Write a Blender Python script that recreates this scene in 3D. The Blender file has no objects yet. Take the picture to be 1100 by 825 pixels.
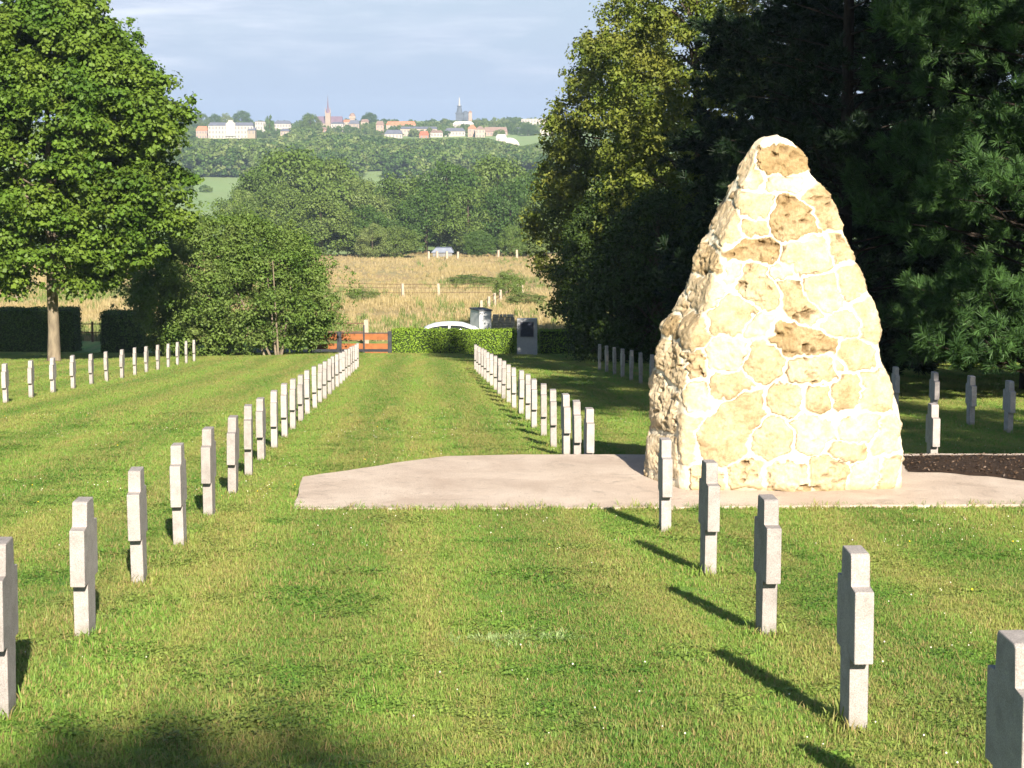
import bpy, bmesh, math, random
import numpy as np
from mathutils import Vector, Matrix, Euler, noise as mnoise
R = math.radians
rng = np.random.default_rng(7)
random.seed(7)
S = bpy.context.scene
COL = S.collection

# ------------------------------------------------------------------ camera geometry
F, CX, CY, HOR = 2250.0, 550.0, 412.5, 125.0
TH = math.atan((CY - HOR) / F)
LS = 0.0929          # fall of the lawn
LH = 1.955           # eye height above the lawn


def ray(px, py):
    u, v = (px - CX) / F, (CY - py) / F
    return (u, math.cos(TH) + v * math.sin(TH), -math.sin(TH) + v * math.cos(TH))


def at(px, py, Y):
    d = ray(px, py)
    k = Y / d[1]
    return (d[0] * k, Y, d[2] * k)


def zat(py, Y):
    return at(CX, py, Y)[2]


PROF = [(-200, 16.6), (98, -11.06), (101, -11.45), (107, -11.85), (113, -12.1), (150, -14.2), (197, -17.0), (290, -21.6),
        (390, -26.0), (500, -30.5), (700, -35.5), (900, -36.5), (1060, -35), (1200, -31.5), (1400, -24), (1650, -16), (2000, -7),
        (2150, -6), (2600, -30), (3900, -60)]
PY = np.array([p[0] for p in PROF], float)
PZ = np.array([p[1] for p in PROF], float)
PZ[0] = -LH + LS * 200
PZ[1] = -LH - LS * 98


def ground(x, y):
    x = np.asarray(x, float)
    y = np.asarray(y, float)
    z = np.interp(y, PY, PZ)
    w = np.clip((y - 110) / 60, 0, 1)
    z = z + w * (0.18 * np.sin(x * .11 + y * .05) + 0.12 * np.sin(x * .23 - y * .09))
    w2 = np.clip((y - 600) / 600, 0, 1)
    z = z + w2 * (1.2 * np.sin(x * .006 + 1.0) + .8 * np.sin(x * .013 + y * .004))
    wl = np.clip((y - 20) / 60, 0, 1) * np.clip((110 - y) / 20, 0, 1)
    z = z + wl * .05 * np.sin(x * .35 + 1.3) * np.sin(y * .12)
    return z


def gz(x, y):
    return float(ground(x, y))


# ------------------------------------------------------------------ helpers
def tag(o, label=None, cat=None, group=None, kind=None):
    if label: o['label'] = label
    if cat: o['category'] = cat
    if group: o['group'] = group
    if kind: o['kind'] = kind
    return o


def empty(name, loc, label=None, cat=None, group=None):
    o = bpy.data.objects.new(name, None)
    o.empty_display_size = .3
    COL.objects.link(o)
    o.location = loc
    return tag(o, label, cat, group)


def mesh_np(name, V, Fc, attrs=None, smooth=False):
    V = np.asarray(V, np.float32)
    Fc = np.asarray(Fc, np.int32)
    me = bpy.data.meshes.new(name)
    n, k = Fc.shape
    me.vertices.add(len(V))
    me.vertices.foreach_set('co', V.ravel())
    me.loops.add(n * k)
    me.loops.foreach_set('vertex_index', Fc.ravel())
    me.polygons.add(n)
    me.polygons.foreach_set('loop_start', np.arange(0, n * k, k, dtype=np.int32))
    if attrs:
        for an, arr in attrs.items():
            a = me.attributes.new(an, 'FLOAT', 'POINT')
            a.data.foreach_set('value', np.asarray(arr, np.float32))
    me.update(calc_edges=True)
    if smooth:
        me.polygons.foreach_set('use_smooth', np.ones(n, bool))
    return me


def link(name, me, mat=None, parent=None, loc=None):
    o = bpy.data.objects.new(name, me)
    me.name = name
    COL.objects.link(o)
    if mat and not me.materials: me.materials.append(mat)
    if parent: o.parent = parent
    if loc is not None: o.location = loc
    return o


def bm_obj(name, bm, mat, parent=None, loc=None, bevel=0, smooth=False):
    if bevel:
        bmesh.ops.bevel(bm, geom=list(bm.edges), offset=bevel, segments=2, profile=.6, affect='EDGES')
    bmesh.ops.recalc_face_normals(bm, faces=bm.faces)
    me = bpy.data.meshes.new(name)
    bm.to_mesh(me)
    bm.free()
    if smooth:
        for p in me.polygons: p.use_smooth = True
    return link(name, me, mat, parent, loc)


def add_box(bm, x0, x1, y0, y1, z0, z1):
    vs = [bm.verts.new(c) for c in ((x0, y0, z0), (x1, y0, z0), (x1, y1, z0), (x0, y1, z0), (x0, y0, z1), (x1, y0, z1), (x1, y1, z1), (x0, y1, z1))]
    for f in ((0, 3, 2, 1), (4, 5, 6, 7), (0, 1, 5, 4), (1, 2, 6, 5), (2, 3, 7, 6), (3, 0, 4, 7)):
        bm.faces.new([vs[i] for i in f])


def box(name, x0, x1, y0, y1, z0, z1, mat, parent=None, bevel=0):
    bm = bmesh.new()
    add_box(bm, x0, x1, y0, y1, z0, z1)
    return bm_obj(name, bm, mat, parent, bevel=bevel)


def prism(bm, pts, y0, y1):
    """outline pts (x,z) extruded along y"""
    a = [bm.verts.new((x, y0, z)) for x, z in pts]
    b = [bm.verts.new((x, y1, z)) for x, z in pts]
    bm.faces.new(a)
    bm.faces.new(b[::-1])
    n = len(pts)
    for i in range(n):
        bm.faces.new((a[i], b[i], b[(i + 1) % n], a[(i + 1) % n]))


def tubes(paths, sides=7):
    """paths: list of [(x,y,z,r),...]  -> V,F"""
    V, Fc = [], []
    for p in paths:
        p = np.asarray(p, float)
        base = len(V)
        for i in range(len(p)):
            a = p[max(i - 1, 0), :3]
            b = p[min(i + 1, len(p) - 1), :3]
            t = b - a
            t /= (np.linalg.norm(t) + 1e-9)
            ref = np.array([0, 0, 1.]) if abs(t[2]) < .9 else np.array([1., 0, 0])
            u = np.cross(t, ref)
            u /= np.linalg.norm(u)
            w = np.cross(t, u)
            for k in range(sides):
                an = 2 * math.pi * k / sides
                V.append(p[i, :3] + p[i, 3] * (math.cos(an) * u + math.sin(an) * w))
        for i in range(len(p) - 1):
            for k in range(sides):
                k2 = (k + 1) % sides
                Fc.append((base + i * sides + k, base + i * sides + k2, base + (i + 1) * sides + k2, base + (i + 1) * sides + k))
    return np.array(V), np.array(Fc)


def norm(a):
    return a / (np.linalg.norm(a, axis=-1, keepdims=True) + 1e-9)


def leaf_quads(P, Nrm, size, droop=.25, aspect=.75, rg=rng):
    """diamond leaves at P with normals Nrm -> V,F"""
    n = len(P)
    Nrm = norm(Nrm)
    r = norm(rg.normal(size=(n, 3)))
    T = norm(r - (r * Nrm).sum(1, keepdims=True) * Nrm)
    B = np.cross(Nrm, T)
    s = size * rg.uniform(.65, 1.25, (n, 1))
    v0 = P - T * s * .5
    v2 = P + T * s * .5 - Nrm * s * droop
    v1 = P + B * s * aspect * .5 + T * s * .05
    v3 = P - B * s * aspect * .5 + T * s * .05
    V = np.stack([v0, v1, v2, v3], 1).reshape(-1, 3)
    Fc = np.arange(4 * n).reshape(-1, 4)
    return V, Fc


def clump_leaves(C, rad, n, size, flat=.6, shell=.55, up=.5, rg=rng, aspect=.75, droop=.25):
    """C (k,3) clump centres, rad (k,), n leaves each"""
    k = len(C)
    d = norm(rg.normal(size=(k, n, 3)))
    rr = rg.uniform(shell, 1.0, (k, n, 1)) * rad[:, None, None]
    off = d * rr * np.array([1, 1, flat])
    P = (C[:, None, :] + off).reshape(-1, 3)
    N = (d + rg.normal(scale=.5, size=(k, n, 3)) + np.array([0, 0, up])).reshape(-1, 3)
    V, Fc = leaf_quads(P, N, size, aspect=aspect, droop=droop, rg=rg)
    ct = rg.uniform(0, 1, (k, 1))
    tone = np.clip(.55 * ct + .45 * rg.uniform(0, 1, (k, n)), 0, 1).reshape(-1)
    return V, Fc, np.repeat(tone, 4)


# ------------------------------------------------------------------ materials
def newmat(name):
    m = bpy.data.materials.new(name)
    m.use_nodes = True
    nt = m.node_tree
    b = nt.nodes['Principled BSDF']
    b.inputs['Specular IOR Level'].default_value = .25
    return m, nt, b


def N(nt, t, **kw):
    n = nt.nodes.new(t)
    for k, v in kw.items():
        if k.startswith('i_'):
            n.inputs[k[2:].replace('_', ' ')].default_value = v
        else:
            setattr(n, k, v)
    return n


def noise(nt, vec, scale, detail=4, rough=.55, dist=0):
    n = N(nt, 'ShaderNodeTexNoise')
    n.inputs['Scale'].default_value = scale
    n.inputs['Detail'].default_value = detail
    n.inputs['Roughness'].default_value = rough
    n.inputs['Distortion'].default_value = dist
    if vec is not None: nt.links.new(vec, n.inputs['Vector'])
    return n.outputs['Fac']


def mrange(nt, v, a, b, c=0., d=1.):
    n = N(nt, 'ShaderNodeMapRange')
    n.inputs[1].default_value = a
    n.inputs[2].default_value = b
    n.inputs[3].default_value = c
    n.inputs[4].default_value = d
    nt.links.new(v, n.inputs[0])
    return n.outputs[0]


def mix(nt, f, a, b, mode='MIX'):
    n = N(nt, 'ShaderNodeMix', data_type='RGBA', blend_type=mode)
    for sock, v in ((n.inputs[0], f), (n.inputs[6], a), (n.inputs[7], b)):
        if isinstance(v, bpy.types.NodeSocket):
            nt.links.new(v, sock)
        elif isinstance(v, (int, float)):
            sock.default_value = v
        else:
            sock.default_value = (*v, 1)
    return n.outputs[2]


def math_n(nt, op, a, b=None):
    n = N(nt, 'ShaderNodeMath', operation=op)
    for s, v in zip(n.inputs, (a, b)):
        if v is None: continue
        if isinstance(v, (int, float)): s.default_value = v
        else: nt.links.new(v, s)
    return n.outputs[0]


def pos(nt):
    return N(nt, 'ShaderNodeNewGeometry').outputs['Position']


def objco(nt):
    return N(nt, 'ShaderNodeTexCoord').outputs['Object']


def bump(nt, b, h, strength=.4, dist=.02):
    n = N(nt, 'ShaderNodeBump')
    n.inputs['Strength'].default_value = strength
    n.inputs['Distance'].default_value = dist
    nt.links.new(h, n.inputs['Height'])
    nt.links.new(n.outputs[0], b.inputs['Normal'])


def attr(nt, name):
    return N(nt, 'ShaderNodeAttribute', attribute_name=name).outputs['Fac']


def mat_plain(name, c, rough=.8, var=.25, scale=8, bumpy=.0, metal=0):
    m, nt, b = newmat(name)
    p = objco(nt)
    f = mrange(nt, noise(nt, p, scale, 5), .3, .7)
    lo = tuple(x * (1 - var) for x in c)
    hi = tuple(min(1, x * (1 + var)) for x in c)
    nt.links.new(mix(nt, f, lo, hi), b.inputs['Base Color'])
    b.inputs['Roughness'].default_value = rough
    b.inputs['Metallic'].default_value = metal
    if bumpy: bump(nt, b, noise(nt, p, scale * 6, 5), bumpy, .01)
    return m


def mat_leaf(name, dark, light, tip=None, trans=.3, rough=.55, inst=False, nscale=.6):
    """leaf colours from dark to light by leaf tone; thin, slightly translucent"""
    m, nt, b = newmat(name)
    t = attr(nt, 'tone')
    if inst:
        t = math_n(nt, 'ADD', math_n(nt, 'MULTIPLY', t, .6), math_n(nt, 'MULTIPLY', N(nt, 'ShaderNodeObjectInfo').outputs['Random'], .4))
    c = mix(nt, t, dark, light)
    nz = mrange(nt, noise(nt, pos(nt), nscale, 3), .35, .7)
    if tip:
        c = mix(nt, math_n(nt, 'MULTIPLY', nz, .75), c, tip)
    nt.links.new(c, b.inputs['Base Color'])
    b.inputs['Roughness'].default_value = rough
    tr = N(nt, 'ShaderNodeBsdfTranslucent')
    nt.links.new(c, tr.inputs['Color'])
    mx = N(nt, 'ShaderNodeMixShader')
    mx.inputs[0].default_value = trans
    nt.links.new(b.outputs[0], mx.inputs[1])
    nt.links.new(tr.outputs[0], mx.inputs[2])
    nt.links.new(mx.outputs[0], nt.nodes['Material Output'].inputs['Surface'])
    return m


def grass_colour(nt, blade=False):
    """shared colour field of the mown lawn, from world position"""
    p = pos(nt)
    a = mrange(nt, noise(nt, p, .9, 4, .6), .38, .62)
    bb = mrange(nt, noise(nt, p, 4.5, 4, .65), .35, .7)
    big = mrange(nt, noise(nt, p, .16, 3), .35, .65)
    sep = N(nt, 'ShaderNodeSeparateXYZ')
    nt.links.new(p, sep.inputs[0])
    u = math_n(nt, 'ADD', sep.outputs['X'], math_n(nt, 'MULTIPLY', sep.outputs['Y'], .047))
    st = mrange(nt, math_n(nt, 'SINE', math_n(nt, 'ADD', math_n(nt, 'MULTIPLY', u, 3.6), math_n(nt, 'MULTIPLY', noise(nt, p, .35), 2.))), -.8, .8)
    green, green2 = GRASS['g1'], GRASS['g2']
    c = mix(nt, st, green, green2)
    cb = N(nt, 'ShaderNodeCombineXYZ')
    nt.links.new(math_n(nt, 'MULTIPLY', u, 1.5), cb.inputs[0]); nt.links.new(math_n(nt, 'MULTIPLY', sep.outputs['Y'], .10), cb.inputs[1])
    streak = mrange(nt, noise(nt, cb.outputs[0], 1.0, 3, .6, .3), .44, .60)
    c = mix(nt, math_n(nt, 'MULTIPLY', a, .35), c, GRASS['y'])
    c = mix(nt, math_n(nt, 'MULTIPLY', streak, .6), c, GRASS['dry'])
    dry = mrange(nt, noise(nt, p, 1.9, 7, .8, .9), .50, .64)
    c = mix(nt, math_n(nt, 'MULTIPLY', dry, .62), c, GRASS['dry'])
    c = mix(nt, math_n(nt, 'MULTIPLY', bb, .35), c, GRASS['d'])
    c = mix(nt, math_n(nt, 'MULTIPLY', big, .2), c, GRASS['g2'])
    hs = N(nt, 'ShaderNodeHueSaturation')
    nt.links.new(c, hs.inputs['Color'])
    nt.links.new(mrange(nt, math_n(nt, 'ADD', st, math_n(nt, 'MULTIPLY', streak, .6)), 0, 1.6, .87, 1.13), hs.inputs['Value'])
    nt.links.new(mrange(nt, st, 0, 1, .508, .494), hs.inputs['Hue'])
    c = hs.outputs[0]
    return c, p


GRASS = dict(g1=(.122, .280, .038), g2=(.205, .390, .064), y=(.285, .410, .088), dry=(.430, .330, .130), d=(.088, .205, .028))


def mat_grass_blade():
    m, nt, b = newmat('grass_blades')
    c, p = grass_colour(nt)
    rnd = N(nt, 'ShaderNodeObjectInfo').outputs['Random']
    t = attr(nt, 'tone')
    c = mix(nt, mrange(nt, rnd, .0, 1., 0, .45), c, (.24, .36, .06))
    c = mix(nt, mrange(nt, t, .66, .88, 0, .85), c, (.40, .29, .13))
    c = mix(nt, mrange(nt, t, .0, .35, .45, 0), c, (.06, .13, .02))
    nt.links.new(c, b.inputs['Base Color'])
    b.inputs['Roughness'].default_value = .5
    tr = N(nt, 'ShaderNodeBsdfTranslucent')
    nt.links.new(c, tr.inputs['Color'])
    mx = N(nt, 'ShaderNodeMixShader')
    mx.inputs[0].default_value = .35
    nt.links.new(b.outputs[0], mx.inputs[1])
    nt.links.new(tr.outputs[0], mx.inputs[2])
    nt.links.new(mx.outputs[0], nt.nodes['Material Output'].inputs['Surface'])
    return m


def mat_lawn():
    m, nt, b = newmat('lawn_turf')
    c, p = grass_colour(nt)
    fine = mrange(nt, noise(nt, p, 38, 5, .75), .35, .7)
    c = mix(nt, math_n(nt, 'MULTIPLY', fine, .38), c, (.07, .12, .025))
    nt.links.new(c, b.inputs['Base Color'])
    b.inputs['Roughness'].default_value = .9
    h = math_n(nt, 'ADD', noise(nt, p, 30, 6, .8), math_n(nt, 'MULTIPLY', noise(nt, p, 5, 4), 1.))
    bump(nt, b, h, .8, .03)
    return m


def mat_stone_cross():
    m, nt, b = newmat('grave_cross_stone')
    tc = objco(nt)
    oi = N(nt, 'ShaderNodeObjectInfo').outputs['Random']
    vm = N(nt, 'ShaderNodeVectorMath', operation='ADD')
    nt.links.new(tc, vm.inputs[0])
    nt.links.new(math_n(nt, 'MULTIPLY', oi, 37.), vm.inputs[1])
    p = vm.outputs[0]
    sp = mrange(nt, noise(nt, p, 160, 3, .8), .38, .62)
    c = mix(nt, sp, (.285, .26, .247), (.475, .435, .412))
    bl = mrange(nt, noise(nt, p, 9, 5, .7), .42, .72)
    c = mix(nt, math_n(nt, 'MULTIPLY', bl, .5), c, (.17, .155, .14))
    li = mrange(nt, noise(nt, p, 26, 4, .7), .62, .72)
    c = mix(nt, math_n(nt, 'MULTIPLY', li, .6), c, (.50, .48, .38))
    sep = N(nt, 'ShaderNodeSeparateXYZ')
    nt.links.new(tc, sep.inputs[0])
    foot = mrange(nt, math_n(nt, 'ADD', sep.outputs['Z'], math_n(nt, 'MULTIPLY', noise(nt, p, 14), .12)), .05, .17, .6, 0)
    c = mix(nt, foot, c, (.12, .125, .07))
    tone = mrange(nt, oi, 0, 1, .88, 1.08)
    cc = N(nt, 'ShaderNodeHueSaturation')
    nt.links.new(tone, cc.inputs['Value'])
    nt.links.new(c, cc.inputs['Color'])
    nt.links.new(cc.outputs[0], b.inputs['Base Color'])
    b.inputs['Roughness'].default_value = .9
    bump(nt, b, math_n(nt, 'ADD', noise(nt, p, 140, 4, .8), noise(nt, p, 22, 4)), .6, .006)
    return m


def mat_monument():
    m, nt, b = newmat('fieldstone_masonry')
    p = objco(nt)
    st, tn = attr(nt, 'stone'), attr(nt, 'tone')
    n1 = mrange(nt, noise(nt, p, 9, 6, .7), .3, .7)
    n2 = mrange(nt, noise(nt, p, 30, 5, .75), .4, .66)
    light = mix(nt, n1, (.56, .44, .27), (.76, .66, .49))
    dark = mix(nt, n1, (.24, .155, .065), (.42, .30, .145))
    c = mix(nt, tn, light, dark)
    c = mix(nt, math_n(nt, 'MULTIPLY', n2, math_n(nt, 'ADD', math_n(nt, 'MULTIPLY', tn, .6), .18)), c, (.20, .13, .06))
    mort = mix(nt, mrange(nt, noise(nt, p, 6, 5), .35, .7), (.76, .71, .58), (.58, .49, .34))
    c = mix(nt, st, mort, c)
    c = mix(nt, math_n(nt, 'MULTIPLY', attr(nt, 'crack'), .8), c, (.13, .08, .035))
    sep = N(nt, 'ShaderNodeSeparateXYZ')
    nt.links.new(p, sep.inputs[0])
    foot = mrange(nt, math_n(nt, 'ADD', sep.outputs['Z'], math_n(nt, 'MULTIPLY', noise(nt, p, 7), .10)), .05, .12, .6, 0)
    c = mix(nt, foot, c, (.26, .18, .08))
    nt.links.new(c, b.inputs['Base Color'])
    b.inputs['Roughness'].default_value = .92
    bump(nt, b, math_n(nt, 'ADD', noise(nt, p, 55, 6, .75), noise(nt, p, 14, 4)), .7, .014)
    return m


def mat_slab():
    m, nt, b = newmat('old_concrete_paving')
    p = pos(nt)
    a = mrange(nt, noise(nt, p, 1.1, 5, .6, .4), .35, .65)
    c = mix(nt, a, (.64, .51, .41), (.86, .73, .61))
    g = mrange(nt, noise(nt, p, 60, 4, .85), .4, .62)
    c = mix(nt, math_n(nt, 'MULTIPLY', g, .42), c, (.36, .29, .23))
    s = mrange(nt, noise(nt, p, 3.2, 6, .7, .8), .55, .7)
    c = mix(nt, math_n(nt, 'MULTIPLY', s, .6), c, (.40, .32, .26))
    s2 = mrange(nt, noise(nt, p, 17, 3, .7), .68, .74)
    c = mix(nt, math_n(nt, 'MULTIPLY', s2, .8), c, (.20, .16, .10))
    nt.links.new(c, b.inputs['Base Color'])
    b.inputs['Roughness'].default_value = .95
    bump(nt, b, math_n(nt, 'ADD', noise(nt, p, 70, 5, .8), noise(nt, p, 8, 4)), .9, .025)
    return m


def mat_field(name, cols, s1, s2, bmp=.6, bd=.2):
    m, nt, b = newmat(name)
    p = pos(nt)
    vm = N(nt, 'ShaderNodeVectorMath', operation='MULTIPLY')
    nt.links.new(p, vm.inputs[0])
    vm.inputs[1].default_value = (1, .45, 1)
    p2 = vm.outputs[0]
    c = mix(nt, mrange(nt, noise(nt, p2, s1, 5, .65, .5), .38, .62), cols[0], cols[1])
    c = mix(nt, math_n(nt, 'MULTIPLY', mrange(nt, noise(nt, p2, s2, 5, .7), .45, .7), .6), c, cols[2])
    nt.links.new(c, b.inputs['Base Color'])
    b.inputs['Roughness'].default_value = 1
    bump(nt, b, noise(nt, p, s2 * 6, 6, .8), bmp, bd)
    return m


def mat_bark(name, lo, hi, s=6):
    m, nt, b = newmat(name)
    p = objco(nt)
    vm = N(nt, 'ShaderNodeVectorMath', operation='MULTIPLY')
    nt.links.new(p, vm.inputs[0])
    vm.inputs[1].default_value = (1, 1, .3)
    f = mrange(nt, noise(nt, vm.outputs[0], s, 6, .7), .35, .65)
    nt.links.new(mix(nt, f, lo, hi), b.inputs['Base Color'])
    b.inputs['Roughness'].default_value = .95
    bump(nt, b, noise(nt, vm.outputs[0], s * 3, 6, .7), .8, .03)
    return m


M = {}
M['cross'] = mat_stone_cross()
M['mon'] = mat_monument()
M['slab'] = mat_slab()
M['lawn'] = mat_lawn()
M['blade'] = mat_grass_blade()
M['soil'] = mat_field('dark_mulch', [(.055, .033, .020), (.10, .062, .040), (.03, .02, .014)], 3, 14, 1, .06)
M['meadow'] = mat_field('dry_meadow', [(.42, .29, .14), (.40, .32, .16), (.22, .23, .08)], .09, .35)
M['field'] = mat_field('green_fields', [(.19, .29, .10), (.24, .34, .13), (.28, .33, .14)], .004, .02, .2)
M['road'] = mat_plain('asphalt', (.06, .06, .06), .9, .2, 3, .4)
M['bark'] = mat_bark('maple_bark', (.13, .105, .075), (.26, .215, .15))
M['bark_dark'] = mat_bark('dark_bark', (.045, .035, .025), (.11, .085, .06))
M['bark_pine'] = mat_bark('pine_bark', (.012, .009, .007), (.045, .033, .025))
M['maple'] = mat_leaf('maple_leaves', (.032, .080, .010), (.110, .205, .022), (.165, .23, .03), .2)
M['maplehub'] = M['maple']
M['horn'] = mat_leaf('hornbeam_leaves', (.045, .090, .012), (.165, .22, .028), (.235, .23, .045), .22)
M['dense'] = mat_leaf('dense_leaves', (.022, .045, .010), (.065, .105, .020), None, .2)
M['shrub'] = mat_leaf('shrub_leaves', (.050, .110, .016), (.140, .235, .038), (.19, .24, .07), .25)
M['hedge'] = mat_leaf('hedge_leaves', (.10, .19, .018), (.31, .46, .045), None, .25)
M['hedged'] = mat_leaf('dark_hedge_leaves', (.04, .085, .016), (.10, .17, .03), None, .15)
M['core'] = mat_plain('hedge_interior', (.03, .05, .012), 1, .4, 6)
M['needle'] = mat_leaf('pine_needles', (.012, .036, .011), (.075, .155, .040), None, .12)
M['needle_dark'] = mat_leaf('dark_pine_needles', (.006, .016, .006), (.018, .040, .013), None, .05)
M['wood_a'] = mat_leaf('oak_wood_leaves', (.050, .100, .016), (.115, .185, .030), (.135, .18, .045), .15, inst=True, nscale=.06)
M['wood_b'] = mat_leaf('pale_wood_leaves', (.085, .145, .030), (.165, .23, .050), (.19, .21, .08), .15, inst=True, nscale=.06)
M['wood_c'] = mat_leaf('dark_wood_leaves', (.035, .080, .015), (.080, .145, .025), None, .15, inst=True, nscale=.06)
M['straw'] = mat_leaf('dry_grass_tufts', (.26, .22, .10), (.56, .45, .26), (.42, .34, .14), .3, inst=True, nscale=.08)
M['timber'] = mat_plain('orange_stained_timber', (.28, .10, .032), .6, .2, 5, .2)
M['iron'] = mat_plain('dark_painted_metal', (.035, .037, .045), .5, .3, 5)
M['post'] = mat_plain('pale_concrete_post', (.38, .31, .24), .9, .25, 5, .3)
M['oldwood'] = mat_plain('old_brown_wood', (.14, .09, .055), .9, .3, 5, .3)
M['pillar'] = mat_plain('grey_granite', (.34, .35, .37), .6, .12, 14, .1)
M['plaque'] = mat_plain('dark_bronze', (.028, .034, .055), .35, .3, 12, .2)
M['kiosk'] = mat_plain('pale_grey_render', (.55, .57, .60), .8, .1, 3)
M['kioskroof'] = mat_plain('kiosk_roof', (.10, .11, .12), .7, .2, 3)
M['carpaint'] = mat_plain('white_car_paint', (.80, .81, .82), .25, .02, 1)
M['glass'] = mat_plain('dark_car_glass', (.02, .025, .03), .08, .1, 1)
M['rubber'] = mat_plain('tyre_rubber', (.02, .02, .02), .8, .1, 5)
M['drystone'] = mat_plain('rubble_wall_stone', (.42, .36, .28), .95, .3, 5, .8)
M['flower'] = mat_plain('clover_flower', (.75, .72, .62), .8, .1, 5)
M['flowery'] = mat_plain('yellow_flower', (.75, .55, .03), .8, .1, 5)


# ------------------------------------------------------------------ instancing for stuff
def scatter(name, P, rot, scl, idx, protos, label, cat):
    me = bpy.data.meshes.new(name)
    me.vertices.add(len(P))
    me.vertices.foreach_set('co', np.asarray(P, np.float32).ravel())
    for an, ty, arr, key in (('rot', 'FLOAT_VECTOR', rot, 'vector'), ('scl', 'FLOAT', scl, 'value'), ('idx', 'INT', idx, 'value')):
        a = me.attributes.new(an, ty, 'POINT')
        a.data.foreach_set(key, np.ascontiguousarray(arr, np.int32 if ty == 'INT' else np.float32).ravel())
    o = bpy.data.objects.new(name, me)
    COL.objects.link(o)
    g = bpy.data.node_groups.new(name + '_scatter', 'GeometryNodeTree')
    g.interface.new_socket('Geometry', in_out='INPUT', socket_type='NodeSocketGeometry')
    g.interface.new_socket('Geometry', in_out='OUTPUT', socket_type='NodeSocketGeometry')
    nn, lk = g.nodes, g.links
    gi, go = nn.new('NodeGroupInput'), nn.new('NodeGroupOutput')
    j = nn.new('GeometryNodeJoinGeometry')
    for pr in reversed(protos):
        oi = nn.new('GeometryNodeObjectInfo')
        oi.inputs['Object'].default_value = pr
        oi.inputs['As Instance'].default_value = True
        lk.new(oi.outputs['Geometry'], j.inputs[0])
    iop = nn.new('GeometryNodeInstanceOnPoints')
    lk.new(gi.outputs[0], iop.inputs['Points'])
    lk.new(j.outputs[0], iop.inputs['Instance'])
    iop.inputs['Pick Instance'].default_value = True

    def na(n_, t_):
        q = nn.new('GeometryNodeInputNamedAttribute')
        q.data_type = t_
        q.inputs[0].default_value = n_
        return q.outputs[0]
    lk.new(na('idx', 'INT'), iop.inputs['Instance Index'])
    e2r = nn.new('FunctionNodeEulerToRotation')
    lk.new(na('rot', 'FLOAT_VECTOR'), e2r.inputs[0])
    lk.new(e2r.outputs[0], iop.inputs['Rotation'])
    lk.new(na('scl', 'FLOAT'), iop.inputs['Scale'])
    lk.new(iop.outputs[0], go.inputs[0])
    md = o.modifiers.new('scatter', 'NODES')
    md.node_group = g
    return tag(o, label, cat, kind='stuff')


def proto(name, V, Fc, mat, tone=None):
    me = mesh_np(name, V, Fc, {'tone': tone} if tone is not None else None)
    me.materials.append(mat)
    return bpy.data.objects.new(name, me)      # never linked to the scene: only a source shape


def tuft(n, h, spread, w, lean, rg):
    V, Fc, T = [], [], []
    for i in range(n):
        a = rg.uniform(0, 2 * math.pi)
        r = spread * math.sqrt(rg.uniform())
        bx, by = r * math.cos(a), r * math.sin(a)
        la = rg.uniform(0, 2 * math.pi)
        ll = rg.uniform(.1, 1) * lean
        hh = h * rg.uniform(.45, 1.1)
        sx, sy = math.cos(la + 1.57) * w / 2, math.sin(la + 1.57) * w / 2
        dx, dy = math.cos(la) * ll * hh, math.sin(la) * ll * hh
        b = len(V)
        V += [(bx - sx, by - sy, -.01), (bx + sx, by + sy, -.01), (bx + sx * .8 + dx * .4, by + sy * .8 + dy * .4, hh * .6), (bx - sx * .8 + dx * .4, by - sy * .8 + dy * .4, hh * .6),
              (bx + dx + sx * .15, by + dy + sy * .15, hh * .95), (bx + dx - sx * .15, by + dy - sy * .15, hh * .95)]
        Fc += [(b, b + 1, b + 2, b + 3), (b + 3, b + 2, b + 4, b + 5)]
        T += [rg.uniform()] * 6
    return np.array(V), np.array(Fc), np.array(T)


# ------------------------------------------------------------------ slab / terrace geometry
SZ = -3.80
def slabpt(px, py):
    d = ray(px, py)
    k = SZ / d[2]
    return (d[0] * k, d[1] * k)


SLAB = [slabpt(*p) for p in ((316, 546), (325, 512), (372, 505), (430, 496.5), (480, 490), (560, 488), (700, 488), (900, 488), (1180, 486), (1500, 485), (1560, 541), (1100, 541.5), (950, 542), (740, 544.5), (500, 546))]


def in_poly(x, y, poly, grow=0):
    inside = np.zeros(len(x), bool)
    n = len(poly)
    for i in range(n):
        x0, y0 = poly[i]
        x1, y1 = poly[(i + 1) % n]
        c = ((y0 > y) != (y1 > y)) & (x < (x1 - x0) * (y - y0) / (y1 - y0 + 1e-12) + x0)
        inside ^= c
    return inside


# ------------------------------------------------------------------ ground
def sheet(name, xs, ys, mat, kind='structure', dz=0, label=None):
    X, Y = np.meshgrid(xs, ys)
    V = np.stack([X, Y, ground(X, Y) + dz], -1).reshape(-1, 3)
    nx, ny = len(xs), len(ys)
    i, j = np.meshgrid(np.arange(nx - 1), np.arange(ny - 1))
    a = (j * nx + i).ravel()
    Fc = np.stack([a, a + 1, a + nx + 1, a + nx], 1)
    o = link(name, mesh_np(name, V, Fc, smooth=True), mat)
    return tag(o, label, kind=kind)


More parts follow.
